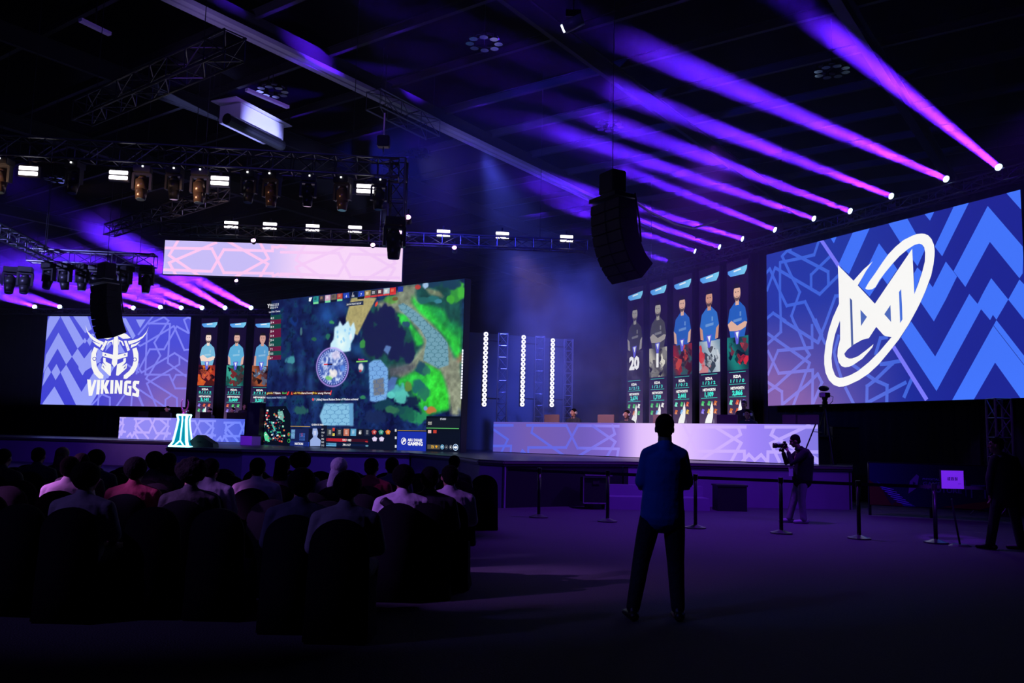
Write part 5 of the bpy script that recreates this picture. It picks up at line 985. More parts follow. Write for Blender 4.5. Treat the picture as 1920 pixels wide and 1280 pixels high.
people = [
 (8, 858, 'dark-haired person at the very left edge of the audience', 'short', BLK), (73, 854, 'dark-haired person in navy, second from the left in the audience far rows', 'short', NVY),
 (118, 853, 'person with reddish violet-lit hair in the far left rows', 'long', NVY), (133, 877, 'person in a bright white hooded top in the left rows', 'short', WHT),
 (153, 868, 'dark-haired person just right of the white hooded top', 'short', BLK), (181, 862, 'dark curly-haired person turned right, far left rows', 'big', NVY),
 (163, 897, 'broad-shouldered man in a light grey shirt in the near left row', 'big', (.24, .23, .27)), (255, 882, 'bushy-haired person in a dark red shirt', 'big', (.30, .03, .06)),
 (291, 866, 'dark-haired person left of the glowing trophy plinth', 'big', BLK), (317, 866, 'person in front of the plinth with a dark bob', 'long', BLK),
 (360, 890, 'person with a big round afro in the near rows', 'afro', BLK), (396, 879, 'short-haired person in a pale patterned shirt', 'short', (.36, .34, .42)),
 (483, 877, 'short-haired man in a white pinstriped shirt', 'short', (.66, .62, .70)), (531, 873, 'long-haired woman in the middle rows', 'long', NVY),
 (564, 869, 'bushy-haired person right of the long-haired woman', 'afro', (.10, .10, .13)), (566, 909, 'large-headed man in a dark navy shirt, near row', 'big', (.05, .055, .09)),
 (636, 876, 'person in a long white headscarf', 'scarf', (.06, .05, .08)), (652, 915, 'man in a grey shirt with short dark hair, near row', 'big', (.26, .25, .28)),
 (697, 876, 'short-haired man in a red shirt', 'short', (.42, .03, .07)), (735, 874, 'dark-haired person right of the red shirt', 'short', (.12, .1, .2)),
 (756, 897, 'person in a white shirt with a dark sling strap', 'big', WHT), (806, 897, 'dark-dressed person right of the sling strap', 'short', BLK),
 (843, 893, 'person in a pale patterned shirt near the right end of the rows', 'short', (.5, .46, .56)), (852, 868, 'person in black at the far right end of the front row', 'short', BLK),
 (50, 905, 'person in near-black at the near left, low in the dark', 'short', BLK), (440, 905, 'person in black in front of the pinstriped shirt', 'short', BLK)]
M_RED = mat('auburn_hair', (.10, .03, .03), .6, bump=.5, bscale=60)
occupied = []
for px, py, lab, hr, c in people[:24]:
    hc = M_RED if 'reddish' in lab else (M_SCARF if hr == 'scarf' else None)
    P = viewer(px, py, lab, hr, c, hc, extra='sling' in lab and 'with a dark sling' in lab); occupied.append(P)
    if 'hooded' in lab:
        pass
# ---- covered banquet chairs
def chair_meshes():
    bm = nb(); n = 14; prof = []
    for i in range(n+1):
        a = math.pi*i/n; prof.append((-.235*math.cos(a) if abs(math.cos(a)) < 1 else -.235*math.cos(a), .66+.27*math.sin(a)**.7 if 0 < i < n else .66))
    prof = [(-.25, 0), (-.24, .45)]+prof+[(.24, .45), (.25, 0)]
    a = [bm.verts.new((x, -.20-(.05 if z < .05 else 0)-.03*(z > .6), z)) for x, z in prof]; b = [bm.verts.new((x*.96, -.12-.02*(z > .6), z)) for x, z in prof]; m = len(prof)
    bm.faces.new(a); bm.faces.new(b[::-1])
    for i in range(m): bm.faces.new((a[i], b[i], b[(i+1) % m], a[(i+1) % m]))
    bmesh.ops.recalc_face_normals(bm, faces=bm.faces); bmesh.ops.bevel(bm, geom=[e for e in bm.edges if e.calc_face_angle(0) > .9], offset=.015, segments=2, affect='EDGES')
    me1 = bpy.data.meshes.new('backrest'); bm.to_mesh(me1); bm.free(); me1.polygons.foreach_set('use_smooth', [True]*len(me1.polygons)); me1.materials.append(M_COVER)
    bm = nb(); n = 20; rings = []
    for z, s in ((0, 1.08), (.12, 1.0), (.42, .97), (.46, .93), (.47, .6)):
        rings.append([bm.verts.new((max(-.235, min(.235, .33*math.cos(k)))*s, .03+max(-.21, min(.21, .30*math.sin(k)))*s, z)) for k in [2*math.pi*j/n+.1 for j in range(n)]])
    for r0, r1 in zip(rings[:-1], rings[1:]):
        for k in range(n): bm.faces.new((r0[k], r0[(k+1) % n], r1[(k+1) % n], r1[k]))
    bm.faces.new(rings[-1]); me2 = bpy.data.meshes.new('seat'); bm.to_mesh(me2); bm.free(); me2.polygons.foreach_set('use_smooth', [True]*len(me2.polygons)); me2.materials.append(M_COVER)
    return me1, me2
M_COVER = mat('black_chair_cover', (.006, .006, .008), 1.0, bump=.3, bscale=8); M_COVER.node_tree.nodes['Principled BSDF'].inputs['Specular IOR Level'].default_value = .1
CB, CS = chair_meshes(); chairs = []
def chair(x, y, rz, label, group):
    t = thing('banquet_chair', label, 'chair', (x, y, 0), rz, group)
    for nm, me in (('backrest', CB), ('seat', CS)): o = bpy.data.objects.new(nm, me); COL.objects.link(o); o.parent = t
    chairs.append((x, y))
for P, pp in zip(occupied, people): chair(P.x, P.y-.03, random.uniform(-.05, .05), 'black covered banquet chair under a seated audience member', 'chairs the audience sits on')
for ri, yr in enumerate((7.55, 8.6, 9.65, 10.7, 11.75, 12.8, 13.85, 14.9)):
    xr = (-1.35, -1.2, -1.05, -.95, -.8, -.72, -.6, -.42)[ri]; x = xr; k = 0
    while x > -.64*yr-.3:
        if all((x-cx)**2+(yr-cy)**2*.45 > .22 for cx, cy in chairs):
            chair(x, yr, random.uniform(-.06, .06), 'empty black covered banquet chair in the dark audience rows' if k else ['nearest', 'second', 'third', 'fourth', 'fifth', 'sixth', 'seventh', 'farthest'][ri]+' aisle-end black covered chair counted from the camera', 'empty chairs in the rows')
        x -= .56; k += 1
# ============================================================ HANGING SPEAKER ARRAYS
def array(label, px, py, Yd, w, h, n, fdir, total):
    P = aty(px, py, Yd); f = Vector((*fdir, 0)).normalized(); a = math.atan2(f.y, f.x)+math.pi/2   # local -Y faces f
    t = thing('speaker_array', label, 'speaker', tuple(P), a); z = 0; y = 0; tilt = 0
    obj('rigging_frame', box(nb(), (0, .15, .07), (w*.9, .5, .07)), M_BLKMET, t)
    obj('motor', box(nb(), (0, .15, .38), (w*.5, .32, .42), bev=.02), M_BLKMET, t)
    obj('hoist_chain', tube(nb(), [(0, .15, .6), (0, .15, 12.19-P.z)], .008, 6), M_BLACK, t)
    for k in range(n):
        M = Matrix.Translation((0, y, z)) @ Matrix.Rotation(tilt, 4, 'X'); bm = nb()
        box(bm, (0, .18, -h/2), (w, .40, h*.96), mtx=M, bev=.008); c = obj('speaker_cabinet', bm, M_GRILL, t)
        bm = nb(); box(bm, (0, -.028, -h/2), (w*.97, .012, h*.86), mtx=M); box(bm, (0, -.036, -h/2), (.03, .012, h*.86), mtx=M); obj('grille', bm, mat('grille_cloth', (.03, .028, .032), .7, bump=.8, bscale=120), c)
        e = M @ Vector((0, 0, -h)); y, z = e.y, e.z; tilt += total/n*(.4+1.2*k/n)
    obj('cable', tube(nb(), [(w*.55, .3, .1), (w*.62, .35, -.4), (w*.55, .45, -h*n*.5)], .018, 6), M_BLACK, t)
    return t, P
array('big black line of hanging speakers over the right half of the stage', 1136, 378, 15.5, .90, .20, 8, (-.86, -.50), 1.15)
array('black line of hanging speakers in front of the helmet screen', 187, 533, 22, .86, .18, 8, (-.62, -.78), .62)
c = [aty(1182, 372, 15.6), aty(1215, 395, 16.5), aty(1262, 419, 18), aty(1300, 428, 19.5), aty(1345, 413, 21)]
cb = obj('cable', tube(nb(), [p-c[0] for p in c], .03, 8), M_BLACK, loc=c[0]); tag(cb, 'thick dark cable sagging away from the right hanging speakers', 'cable')
# ============================================================ BELT BARRIER
M_POST = mat('black_post', (.015, .015, .018), .35, .3); M_BELT = mat('dark_belt', (.02, .015, .03), .8)
posts = [(1010, 970), (1139, 978), (1304, 990), (1465, 1000), (1611, 1010), (1755, 1018)]
PP = [atz(x, y, 0) for x, y in posts]; PP = [aty(x, y, p.y) for (x, y), p in zip(posts, PP)]
names = ['leftmost belt barrier post, nearest the chair rows', 'second belt barrier post, beside the small framed case', 'belt barrier post just behind the standing man', 'belt barrier post in front of the photographer', 'fifth belt barrier post with its base catching white light', 'rightmost belt barrier post, left of the white sign']
for k, p in enumerate(PP):
    t = thing('barrier_post', names[k], 'barrier post', (p.x, p.y, 0), 0, 'belt barrier posts'); H = .93
    bm = nb(); cyl(bm, (0, 0, .012), .19, .024, 24); cyl(bm, (0, 0, .045), .17, .045, 24, .04); obj('base', bm, mat('post_base', (.20, .20, .20), .3, .7), t, False)
    obj('pole', cyl(nb(), (0, 0, .06+H/2-.06), .033, H-.06, 16), M_POST, t, True); obj('head', cyl(nb(), (0, 0, H), .042, .10, 16), M_POST, t)
    q = PP[k+1] if k < 5 else aty(1935, 1035, 14.2); s = p if k else None
    d = Vector((q.x-p.x, q.y-p.y, 0)); L = d.length-.09
    bm = nb(); box(bm, d.normalized()*(.045+L/2)+Vector((0, 0, H-.01)), (L, .004, .055), math.atan2(d.y, d.x)); obj('belt', bm, M_BELT, t)
p = PP[0]; q = aty(944, 965, 17.6); t = thing('barrier_belt', 'violet-lit belt stretched left from the first barrier post to the stage corner', 'belt', (p.x, p.y, .92)); d = Vector((q.x-p.x, q.y-p.y, 0)); obj('webbing', box(nb(), d/2-d.normalized()*.03, (d.length-.10, .004, .055), math.atan2(d.y, d.x)), M_BELT, t)
# sign stand
def printed():
    m = bpy.data.materials.new('printed_sheet'); m.use_nodes = True; nt = m.node_tree; a = nt.nodes.new('ShaderNodeAttribute'); a.attribute_name = 'Col'; b = nt.nodes['Principled BSDF']
    nt.links.new(a.outputs['Color'], b.inputs['Base Color']); b.inputs['Roughness'].default_value = .6; b.inputs['Specular IOR Level'].default_value = .2; return m
PRINT = printed()
S0 = atz(1803, 1024, 0); Yg = S0.y
g0, g1 = aty(1765.2, 917, Yg), aty(1809.5, 915, Yg); CS_ = Canvas(Vector((g0.x, Yg, (g0.z+g1.z)/2)), .10, (g1-g0).length, aty(1763.5, 883, Yg).z-g0.z)
t = thing('sign_stand', 'white square notice with bold dark lettering on a thin black stand', 'sign', (S0.x, Yg+.05, 0))
CS_.poly([(0, 0), (CS_.W, 0), (CS_.W, CS_.H), (0, CS_.H)], (250, 248, 252), uv=True); CS_.layer = 1
for j, v in enumerate((.56, .47)):
    for k in range(3):
        for i in range(3):
            x = CS_.W*(.27+.16*k+.045*i); CS_.poly([(x, CS_.H*v), (x+CS_.W*.036, CS_.H*v), (x+CS_.W*(.036 if (i+j+k) % 3 else .02), CS_.H*(v+.075)), (x+.004, CS_.H*(v+.075))], (30, 20, 60), uv=True)
for k in range(3): x = CS_.W*(.74+.05*k); CS_.poly([(x, CS_.H*.27), (x+CS_.W*.03, CS_.H*.27), (x+CS_.W*.03, CS_.H*.29), (x, CS_.H*.29)], (90, 60, 130), uv=True)
o = CS_.build(t, 'notice'); o.data.materials.clear(); o.data.materials.append(PRINT)
bm = nb(); box(bm, CS_.o+CS_.d*CS_.W/2+Vector((0, .02, CS_.H/2))-t.location, (CS_.W+.02, .02, CS_.H+.02), .1); obj('board', bm, M_BLACK, t)
obj('pole', tube(nb(), [(-.12, -.02, .75), (-.06, .0, .4), (0, 0, .03)], .016, 8), M_POST, t); bm = nb(); cyl(bm, (0, 0, .015), .17, .03, 20, .12); obj('base', bm, mat('post_base', (.2, .2, .2), .3, .7), t)
light('sign_light', 'SPOT', (4.5, 8, 7), (CS_.o.x+.2, Yg, CS_.o.z+.15), 3600, (.20, .02, 1), 7, .6, .05)
# printed fence banner, right
g0, g1 = aty(1631, 941, 19.6), aty(1872, 950, 18.6); g0.z = g1.z = .24; CF = Canvas(g0, math.atan2(g1.y-g0.y, g1.x-g0.x), (g1-g0).length, .94)
t = thing('fence_banner', 'long dim navy printed banner lettered games of the future behind the barrier', 'banner', tuple((g0+g1)/2*1)); t.location.z = 0
CF.grid(16, 6, lambda u, v: mix((20, 24, 78), (14, 14, 44), u/CF.W)); CF.layer = 1
CF.poly([(0, .55), (.5, .22), (.7, 0), (0, 0)], (84, 40, 30), uv=True); CF.poly([(.15, .55), (.62, .2), (.95, 0), (.45, 0)], (44, 34, 130), uv=True); CF.poly([(1.45, .02), (2.2, .16), (2.5, .20), (2.5, .1), (2.2, 0)], (100, 26, 40), uv=True)
CF.layer = 2
for k in range(7): CF.line([(.2+.06*k, .42-.055*k), (.5+.06*k, .36-.055*k)], .012, (150, 130, 250), uv=True)
CF.poly([(.80, .28), (.98, .42), (1.03, .68), (.98, .72), (.84, .56)], (110, 90, 160), uv=True); CF.poly([(.90, .47), (.96, .52), (.90, .56)], (30, 30, 90), uv=True)
CF.text('PHYGITAL', 1.10, .60, .045, (120, 110, 200), 'LEFT', .03, 1.2); CF.text('GAMES OF', 1.10, .48, .085, (96, 84, 150), 'LEFT', .05, 1.15); CF.text('THE', 1.10, .40, .045, (96, 84, 150), 'LEFT', .05, 1.2); CF.text('FUTURE', 1.28, .34, .10, (96, 84, 150), 'LEFT', .05, 1.2)
CF.line([(1.95, .28), (1.95, .62)], .012, (80, 70, 160), uv=True); CF.line([(2.06, .26), (2.06, .52), (2.32, .52), (2.32, .26)], .03, (84, 78, 140), uv=True)
o = CF.build(t, 'printed_cloth'); o.data.materials.clear(); o.data.materials.append(PRINT)
bm = nb(); c = CF.o+CF.d*CF.W/2-t.location; box(bm, c+Vector((0, .06, .94)), (CF.W, .05, .05), CF.a); box(bm, c+Vector((0, .06, .01)), (CF.W, .05, .05), CF.a); obj('rail', bm, M_BLKMET, t)
for s in (.01, .5, .99): obj('leg', box(nb(), CF.o+CF.d*CF.W*s-t.location+Vector((0, .07, .24)), (.05, .05, 1.4)), M_BLKMET, t)
# small folding stand by the truss foot
p = atz(1840, 967, 0); t = thing('folding_stand', 'small violet-lit stand with two curved feet near the right truss leg', 'stand', tuple(p)); obj('foot', tube(nb(), [(-.26, 0, .02), (-.17, 0, .12), (0, 0, .15), (.17, 0, .12), (.26, 0, .02)], .018, 8), M_ALU, t); obj('post', cyl(nb(), (0, 0, .24), .02, .22, 10), M_ALU, t)
# framed hazer case near the stage front with its plume
p = atz(1106, 947, 0); t = thing('haze_machine', 'small framed black case by the stage front giving off a wisp of haze', 'machine', (p.x, 19.55, 0), .1); bm = nb(); w, h = .29, .62
for a, b in (((-w, -.2, .14), (w, -.2, .14)), ((-w, -.2, .72), (w, -.2, .72)), ((-w, -.2, .14), (-w, -.2, .72)), ((w, -.2, .14), (w, -.2, .72))): tube(bm, [a, b], .014, 6)
obj('frame', bm, mat('violet_lit_alu', (.30, .26, .36), .4, .5), t); obj('case', box(nb(), (0, .05, .43), (2*w-.02, .46, .56), bev=.01), M_BLACK, t); obj('lid', box(nb(), (.05, 0, .77), (.62, .5, .03)), mat('violet_lit_alu', (.3, .26, .36), .4, .5), t); obj('grille', box(nb(), (.0, -.19, .60), (.16, .02, .08)), M_GRILL, t)  # violet light on frame and lid put into the metal colour
for k in (-1, 1): obj('wheel', cyl(nb(), (0, 0, 0), .06, .04, 14, mtx=Matrix.Translation((k*.2, -.05, .07)) @ Matrix.Rotation(math.pi/2, 4, 'Y')), M_BLACK, t)
# ============================================================ ON THE STAGE
def on_desk(cv, s, back=.5): return cv.o+cv.d*s-cv.n*back
def desk_s(cv, px): P = atpl(px, 785, cv.o, cv.a); return (P-cv.o).dot(cv.d)
DT = SH+.02+.74
def monitor(cv, px, w, hgt, label, m=None, rz=0, back=.35, top=None):
    P = on_desk(cv, desk_s(cv, px), back); t = thing('computer_monitor', label, 'monitor', (P.x, P.y, DT), cv.a+rz, 'monitors on the desks'); mm = m or mat('monitor_back', (.25, .17, .20), .5)
    obj('back_shell', box(nb(), (0, 0, hgt*.62), (w, .05, hgt*.76), bev=.012), mm, t); obj('stand', box(nb(), (.03, .06, hgt*.25), (.08, .05, hgt*.5)), M_BLACK, t); obj('stand_base', box(nb(), (.03, .08, .012), (.26, .2, .024)), M_BLACK, t)
    obj('screen', box(nb(), (0, .028, hgt*.62), (w*.94, .006, hgt*.68)), emis('monitor_glow', (.35, .4, .6), .6), t)
for px, lab in ((1022, 'pinkish monitor back left of the first player on the right desk'), (1124, 'second pinkish monitor back from the left on the right desk'), (1230, 'monitor back left of the standing man head'), (1352, 'monitor back in front of the standing coach'), (1478, 'left of two monitor backs at the right desk end'), (1503, 'right of two monitor backs at the right desk end')): monitor(CD, px, .62, .52, lab)
for px, lab in ((257, 'dark monitor on the left desk near its left end'), (298, 'dark monitor right of the first headset player on the left desk'), (374, 'dark monitor right of the glowing plinth'), (425, 'dark monitor near the right end of the left desk'), (444, 'last dark monitor at the right end of the left desk')): monitor(CE, px, .6, .55, lab, M_BLACK)
# added pink fill spot brightens the monitor backs and faces
light('desk_fill', 'SPOT', (0, 22, 6.5), CD.o+CD.d*4.5+Vector((0, 0, 1.2)), 1900, (1, .55, .70), 62, .9, .2)
def player(cv, px, label, headset=True, dz=0, back=.95, tone=None, yaw=0, shirt=(.02, .03, .06), sc=1):
    P = on_desk(cv, desk_s(cv, px), back); t = thing('person', label, 'person', (P.x, P.y, SH+dz), cv.a+math.pi+yaw, 'players behind the desks'); t.scale = (sc,)*3
    mesh_child('body', SEAT['body'], tone or mat('player_skin', (.55, .30, .22), .5), t); mesh_child('shirt', SEAT['shirt'], cloth('player_shirt', shirt), t); mesh_child('trousers', SEAT['trousers'], M_TROU, t); mesh_child('hair', SEAT['short'], M_HAIR, t); eyes(t, Vector((0, 0, 1.145)), Matrix(), 1.03)
    if headset:
        bm = nb(); tube(bm, [Vector((.092*math.cos(a), -.015, 1.15+.115*math.sin(a))) for a in np.linspace(0, math.pi, 12)], .012, 6); obj('headset', bm, M_BLKMET, t)
        for k in (-1, 1): obj('ear_cup', cyl(nb(), (0, 0, 0), .042, .035, 14, mtx=Matrix.Translation((k*.095, -.01, 1.14)) @ Matrix.Rotation(math.pi/2, 4, 'Y')), mat('headset_white', (.6, .6, .65), .4), t)
def stool(cv, px, back=1.0):
    P = on_desk(cv, desk_s(cv, px), back); t = thing('stage_chair', 'black gaming chair behind the desk', 'chair', (P.x, P.y, SH), cv.a+math.pi, 'player chairs'); obj('seat', box(nb(), (0, -.02, .40), (.46, .44, .09), bev=.02), M_BLACK, t); obj('backrest', box(nb(), (0, -.26, .68), (.44, .06, .5), bev=.02), M_BLACK, t)
    obj('base', cyl(nb(), (0, 0, .02), .26, .04, 12), M_BLKMET, t); obj('stem', cyl(nb(), (0, 0, .2), .03, .34, 10), M_BLKMET, t)
for px, lab, dz in ((1041, 'bearded player with a headset at the left end of the right desk', .0), (1142, 'player half hidden behind the second right-desk monitor', -.06), (1372, 'player with dark hair bent low beside the coach', -.05)): player(CD, px, lab, dz=dz+.10, sc=1.1)
for px, lab, dz in ((283, 'leftmost headset player on the left desk', .08), (319, 'second headset player on the left desk, left of the plinth', .02), (364, 'third headset player on the left desk, right of the plinth', .0), (408, 'rightmost headset player on the left desk', .05)): player(CE, px, lab, dz=dz+.10, sc=1.1)
def coach(cv, px, label, back, sc=1.0, rz=0):
    P = on_desk(cv, desk_s(cv, px), back); t = thing('person', label, 'person', (P.x, P.y, SH), cv.a+math.pi+rz, 'coaches on stage'); t.scale = (sc,)*3; HC = Vector((0, .03, 1.62)); bm = nb(); head(bm, HC, Rm(-.15, 0, 0), 1.05)
    rtube(bm, [(0, 0, 1.42), (0, .02, 1.53)], .058 and [.06, .058], 12); rtube(bm, [(0, 0, .92), (0, 0, 1.15), (0, 0, 1.32), (0, 0, 1.42)], [(.16, .11), (.15, .12), (.18, .12), (.12, .08)], 16)
    for k in (-1, 1):
        sh, el, wr = Vector((k*.19, 0, 1.38)), Vector((k*.25, .0, 1.12)), Vector((k*.17, .22, .98)); rtube(bm, [sh, (sh+el)/2, el, (el+wr)/2, wr], [.055, .05, .045, .04, .03], 10); hand(bm, wr, (-k*.4, .8, -.3), (-k, 0, .4), 1, .5)
        hp, kn, an = Vector((k*.09, 0, .9)), Vector((k*.1, 0, .5)), Vector((k*.1, 0, .08)); rtube(bm, [hp, kn, an], [.09, .06, .045], 12)
    obj('body', fuse(bm, 'body', .010, 2), mat('player_skin', (.55, .30, .22), .5), t); bm = nb(); rtube(bm, [(0, 0, .85), (0, 0, 1.1), (0, 0, 1.3), (0, 0, 1.40), (0, 0, 1.45)], [(.19, .14), (.185, .14), (.21, .145), (.19, .12), (.09, .08)], 18); rtube(bm, [(-.18, 0, 1.39), (0, 0, 1.44), (.18, 0, 1.39)], [.06, .06, .06], 12)
    for k in (-1, 1): sh, el = Vector((k*.19, 0, 1.38)), Vector((k*.25, 0, 1.12)); rtube(bm, [sh, (sh+el)/2, el], [.075, .072, .072], 12)
    obj('shirt', fuse(bm, 'shirt', .012, 3), mat('black_tee', (.012, .012, .02), .8, bump=.5, bscale=12), t); bm = nb()
    for k in (-1, 1): rtube(bm, [(k*.08, 0, .93), (k*.1, 0, .5), (k*.1, 0, .12)], [.11, .085, .075], 12); 
    obj('trousers', fuse(bm, 'trousers', .013, 2), M_TROU, t); obj('hair', hair_cap(HC, Rm(-.15, 0, 0), 1.05), mat('brown_hair', (.05, .025, .015), .6), t); eyes(t, HC, Rm(-.15, 0, 0), 1.05)
coach(CD, 1337, 'man in a black t-shirt standing behind the right players desk', 1.9, 1.0, .1)
coach(CE, 400, 'man in a black t-shirt standing behind the left players desk, turned sideways', 2.0, 1.0, .9)
light('desk_fill', 'SPOT', CE.o+CE.d*3+Vector((1, -9, 5.5)), CE.o+CE.d*3.5+Vector((0, 0, 1.2)), 900, (1, .55, .75), 50, .9, .2)  # same added pink fill for the left desk
# glowing trophy plinth with trophy
Yp = 25.9; b0, b1 = aty(322, 838, Yp), aty(361, 838, Yp); tz = aty(342, 778, Yp).z; base = Vector(((b0.x+b1.x)/2, Yp, SH)); Hp = tz-SH
t = thing('trophy_plinth', 'flared glowing cyan and white trophy plinth on the stage edge', 'plinth', tuple(base)); CY = emis('cyan_tube', (.35, .95, 1), 3.2); CYD = mat('teal_panel', (.0, .10, .14), .4, emit=(0, .22, .33), es=1.0)
W0 = (b1.x-b0.x)/2; prof = [(1.0, 0), (.72, .16), (.64, .32), (.50, .62), (.42, .86), (.52, .98), (.53, 1.0)]
bm = nb(); rings = [[bm.verts.new((x*W0*s*.93, y*W0*s*.80, z*Hp)) for x, y in ((-1, -1), (1, -1), (1, 1), (-1, 1))] for s, z in prof]
for r0, r1 in zip(rings[:-1], rings[1:]):
    for k in range(4): bm.faces.new((r0[k], r0[(k+1) % 4], r1[(k+1) % 4], r1[k]))
bm.faces.new(rings[0][::-1]); bm.faces.new(rings[-1]); obj('panel_body', bm, CYD, t)
for sx, sy in ((-1, -1), (1, -1), (1, 1), (-1, 1)): obj('edge_tube', tube(nb(), [(sx*W0*s*.95, sy*W0*s*.82, z*Hp) for s, z in prof], .030, 8), CY, t)
for z, s in ((.0, 1.0), (.985, .53)): obj('edge_tube', tube(nb(), [(x*W0*s*.95, y*W0*s*.82, z*Hp+.02) for x, y in ((-1, -1), (1, -1), (1, 1), (-1, 1), (-1, -1))], .030, 8), CY, t)
fr = lambda z: np.interp(z, [q[1] for q in prof], [q[0] for q in prof])*W0*.83
obj('centre_tube', tube(nb(), [(0, -fr(z)-.01, z*Hp) for z in (.98, .86, .62, .32, .2)], .022, 8), CY, t)
for k in (-1, 1): obj('centre_tube', tube(nb(), [(0, -fr(.2)-.01, .2*Hp), (k*W0*.5, -fr(0)-.0, .02)], .022, 8), CY, t)
obj('side_glow', tube(nb(), [(W0*s*.80, -W0*s*.84, z*Hp) for s, z in prof], .030, 8), CY, t)
t2 = thing('trophy', 'curved twin-bladed trophy lit magenta on top of the glowing plinth', 'trophy', (base.x, base.y, tz+.03)); MG = mat('trophy_metal', (.55, .35, .6), .2, .9)
obj('foot', cyl(nb(), (0, 0, .03), .09, .06, 16, .06), MG, t2)
for k in (-1, 1): obj('blade', rtube(nb(), [(k*.02, 0, .05), (k*.06, 0, .12), (k*.10, 0, .24), (k*.105, 0, .36), (k*.075, 0, .44)], [(.02, .012), (.03, .016), (.022, .014), (.016, .01), (.007, .005)], 10), MG, t2, True)
light('trophy_fill', 'SPOT', (base.x-1.2, base.y-2.5, SH+3.2), (base.x, base.y, tz+.25), 1500, (1, .10, .9), 14, .6, .05)  # added magenta spot so the trophy shows
# wedge monitor and purple riser box
p = aty(377, 838, 26.2); t = thing('wedge_monitor', 'dark wedge stage speaker right of the glowing plinth', 'speaker', (p.x, 26.2, SH)); bm = nb(); me_ = [(-.40, 0), (.46, 0), (.44, .12), (.05, .36), (-.05, .37), (-.32, .14)]
a = [bm.verts.new((x, -.25, z)) for x, z in me_]; b = [bm.verts.new((x, .25, z)) for x, z in me_]; bm.faces.new(a); bm.faces.new(b[::-1])
for i in range(len(me_)): bm.faces.new((a[i], b[i], b[(i+1) % len(me_)], a[(i+1) % len(me_)]))
obj('case', bm, M_BLACK, t); obj('handle', box(nb(), (.02, -.26, .16), (.10, .02, .04)), M_BLKMET, t)
p = atpl(469, 838, CM.o-CM.n*-.8, AM); t = thing('riser_box', 'low violet-lit box at the foot of the centre-stage screen left side', 'box', (p.x, p.y, SH)); obj('box_body', box(nb(), (0, 0, .17), (.68, .4, .34), AM), mat('violet_cloth', (.5, .35, .6), .8), t); obj('lid', box(nb(), (0, 0, .355), (.70, .42, .03), AM), M_BLACK, t)
light('box_light', 'SPOT', (p.x-.5, p.y-2.2, SH+2.2), (p.x, p.y, SH+.15), 60, (.6, .03, 1), 20, .6, .05)
# remote camera on a tall stand at the right stage edge
Yc = 21.9; p = aty(1548, 866, Yc); t = thing('camera_stand', 'tall dark case and tripod at the right end of the stage', 'stand', (p.x+.12, Yc+.3, SH)); z1 = aty(1548, 758, Yc).z-SH
for a in (0, 2.1, 4.2): obj('leg', tube(nb(), [(0, 0, z1-.08), (.42*math.cos(a+.6), .42*math.sin(a+.6), .01)], .020, 8), M_BLKMET, t)
obj('mast', cyl(nb(), (0, 0, z1/2+.2), .03, z1-.45, 10), M_BLKMET, t); obj('platform', box(nb(), (0, 0, z1-.03), (.22, .18, .05)), M_BLKMET, t)
t = thing('remote_camera', 'small dark remote camera silhouetted against the right-hand screen corner', 'camera', (p.x+.12, Yc+.3, SH+z1+.0)); bm = nb(); box(bm, (0, 0, .05), (.12, .10, .10), bev=.01); cyl(bm, (0, 0, .14), .05, .10, 14, .08); obj('pan_head', bm, M_BLKMET, t)
obj('camera_body', box(nb(), (0, 0, .26), (.24, .16, .13), bev=.015), M_BLKMET, t); obj('monitor', box(nb(), (-.09, -.10, .26), (.12, .02, .10)), mat('violet_screen', (.05, .02, .15), .2, emit=(.05, .01, .25), es=.5), t); obj('microphone', ellip(nb(), (-.02, 0, .43), (.14, .08, .075), 14), M_BLACK, t, True); obj('cable', tube(nb(), [(.10, 0, .26), (.22, 0, .22), (.20, 0, .10), (.10, 0, .0)], .008, 6), M_BLACK, t)
p = aty(1572, 866, 22.6); t = thing('equipment_case', 'tall dark flight case on the right end of the stage', 'case', (p.x+.35, 23.2, SH)); obj('case_body', box(nb(), (0, 0, .5), (.7, .5, .96), bev=.02), M_BLACK, t); obj('edge_frame', box(nb(), (0, 0, .99), (.72, .52, .03)), M_BLKMET, t)
q0, q1 = aty(1507, 852, 20.95), aty(1528, 795, 21.3); t = thing('mic_boom', 'thin black boom pole slanting up in front of the right desk end', 'pole', (q0.x, 21.25, SH)); obj('pole', tube(nb(), [(0, 0, .02), (q1.x-q0.x, .0, q1.z-SH)], .018, 8), M_BLKMET, t); obj('arm', tube(nb(), [((q1.x-q0.x)*.82, 0, (q1.z-SH)*.82), ((q1.x-q0.x)*.82+.22, 0, (q1.z-SH)*.80)], .008, 6), M_BLKMET, t); obj('foot', cyl(nb(), (0, 0, .012), .14, .024, 16), M_BLKMET, t)
# ============================================================ CEILING FIXTURES
M_DOME = mat('aluminium_dome', (.55, .55, .6), .15, 1)
def highbay(px, py, z, r, label):
    P = atz(px, py, z); t = thing('high_bay_light', label, 'ceiling light', tuple(P), 0, 'unlit ring ceiling lights')
    obj('ring', tube(nb(), [(r*math.cos(a), r*math.sin(a), 0) for a in np.linspace(0, 6.283, 28)], .03, 6), M_BLKMET, t)
    for k in range(8): a = k*math.pi/4; bm = nb(); cyl(bm, (r*math.cos(a), r*math.sin(a), -.03), r*.30, .14, 14, r*.14); obj('reflector', bm, M_DOME, t)
    obj('stem', cyl(nb(), (0, 0, (12.19-z)/2), .012, 12.19-z, 8), M_BLKMET, t)
    bm = nb()
    for k in range(2): a = k*math.pi/2; tube(bm, [(-r*math.cos(a), -r*math.sin(a), .03), (r*math.cos(a), r*math.sin(a), .03)], .012, 5)
    obj('spider', bm, M_BLKMET, t)
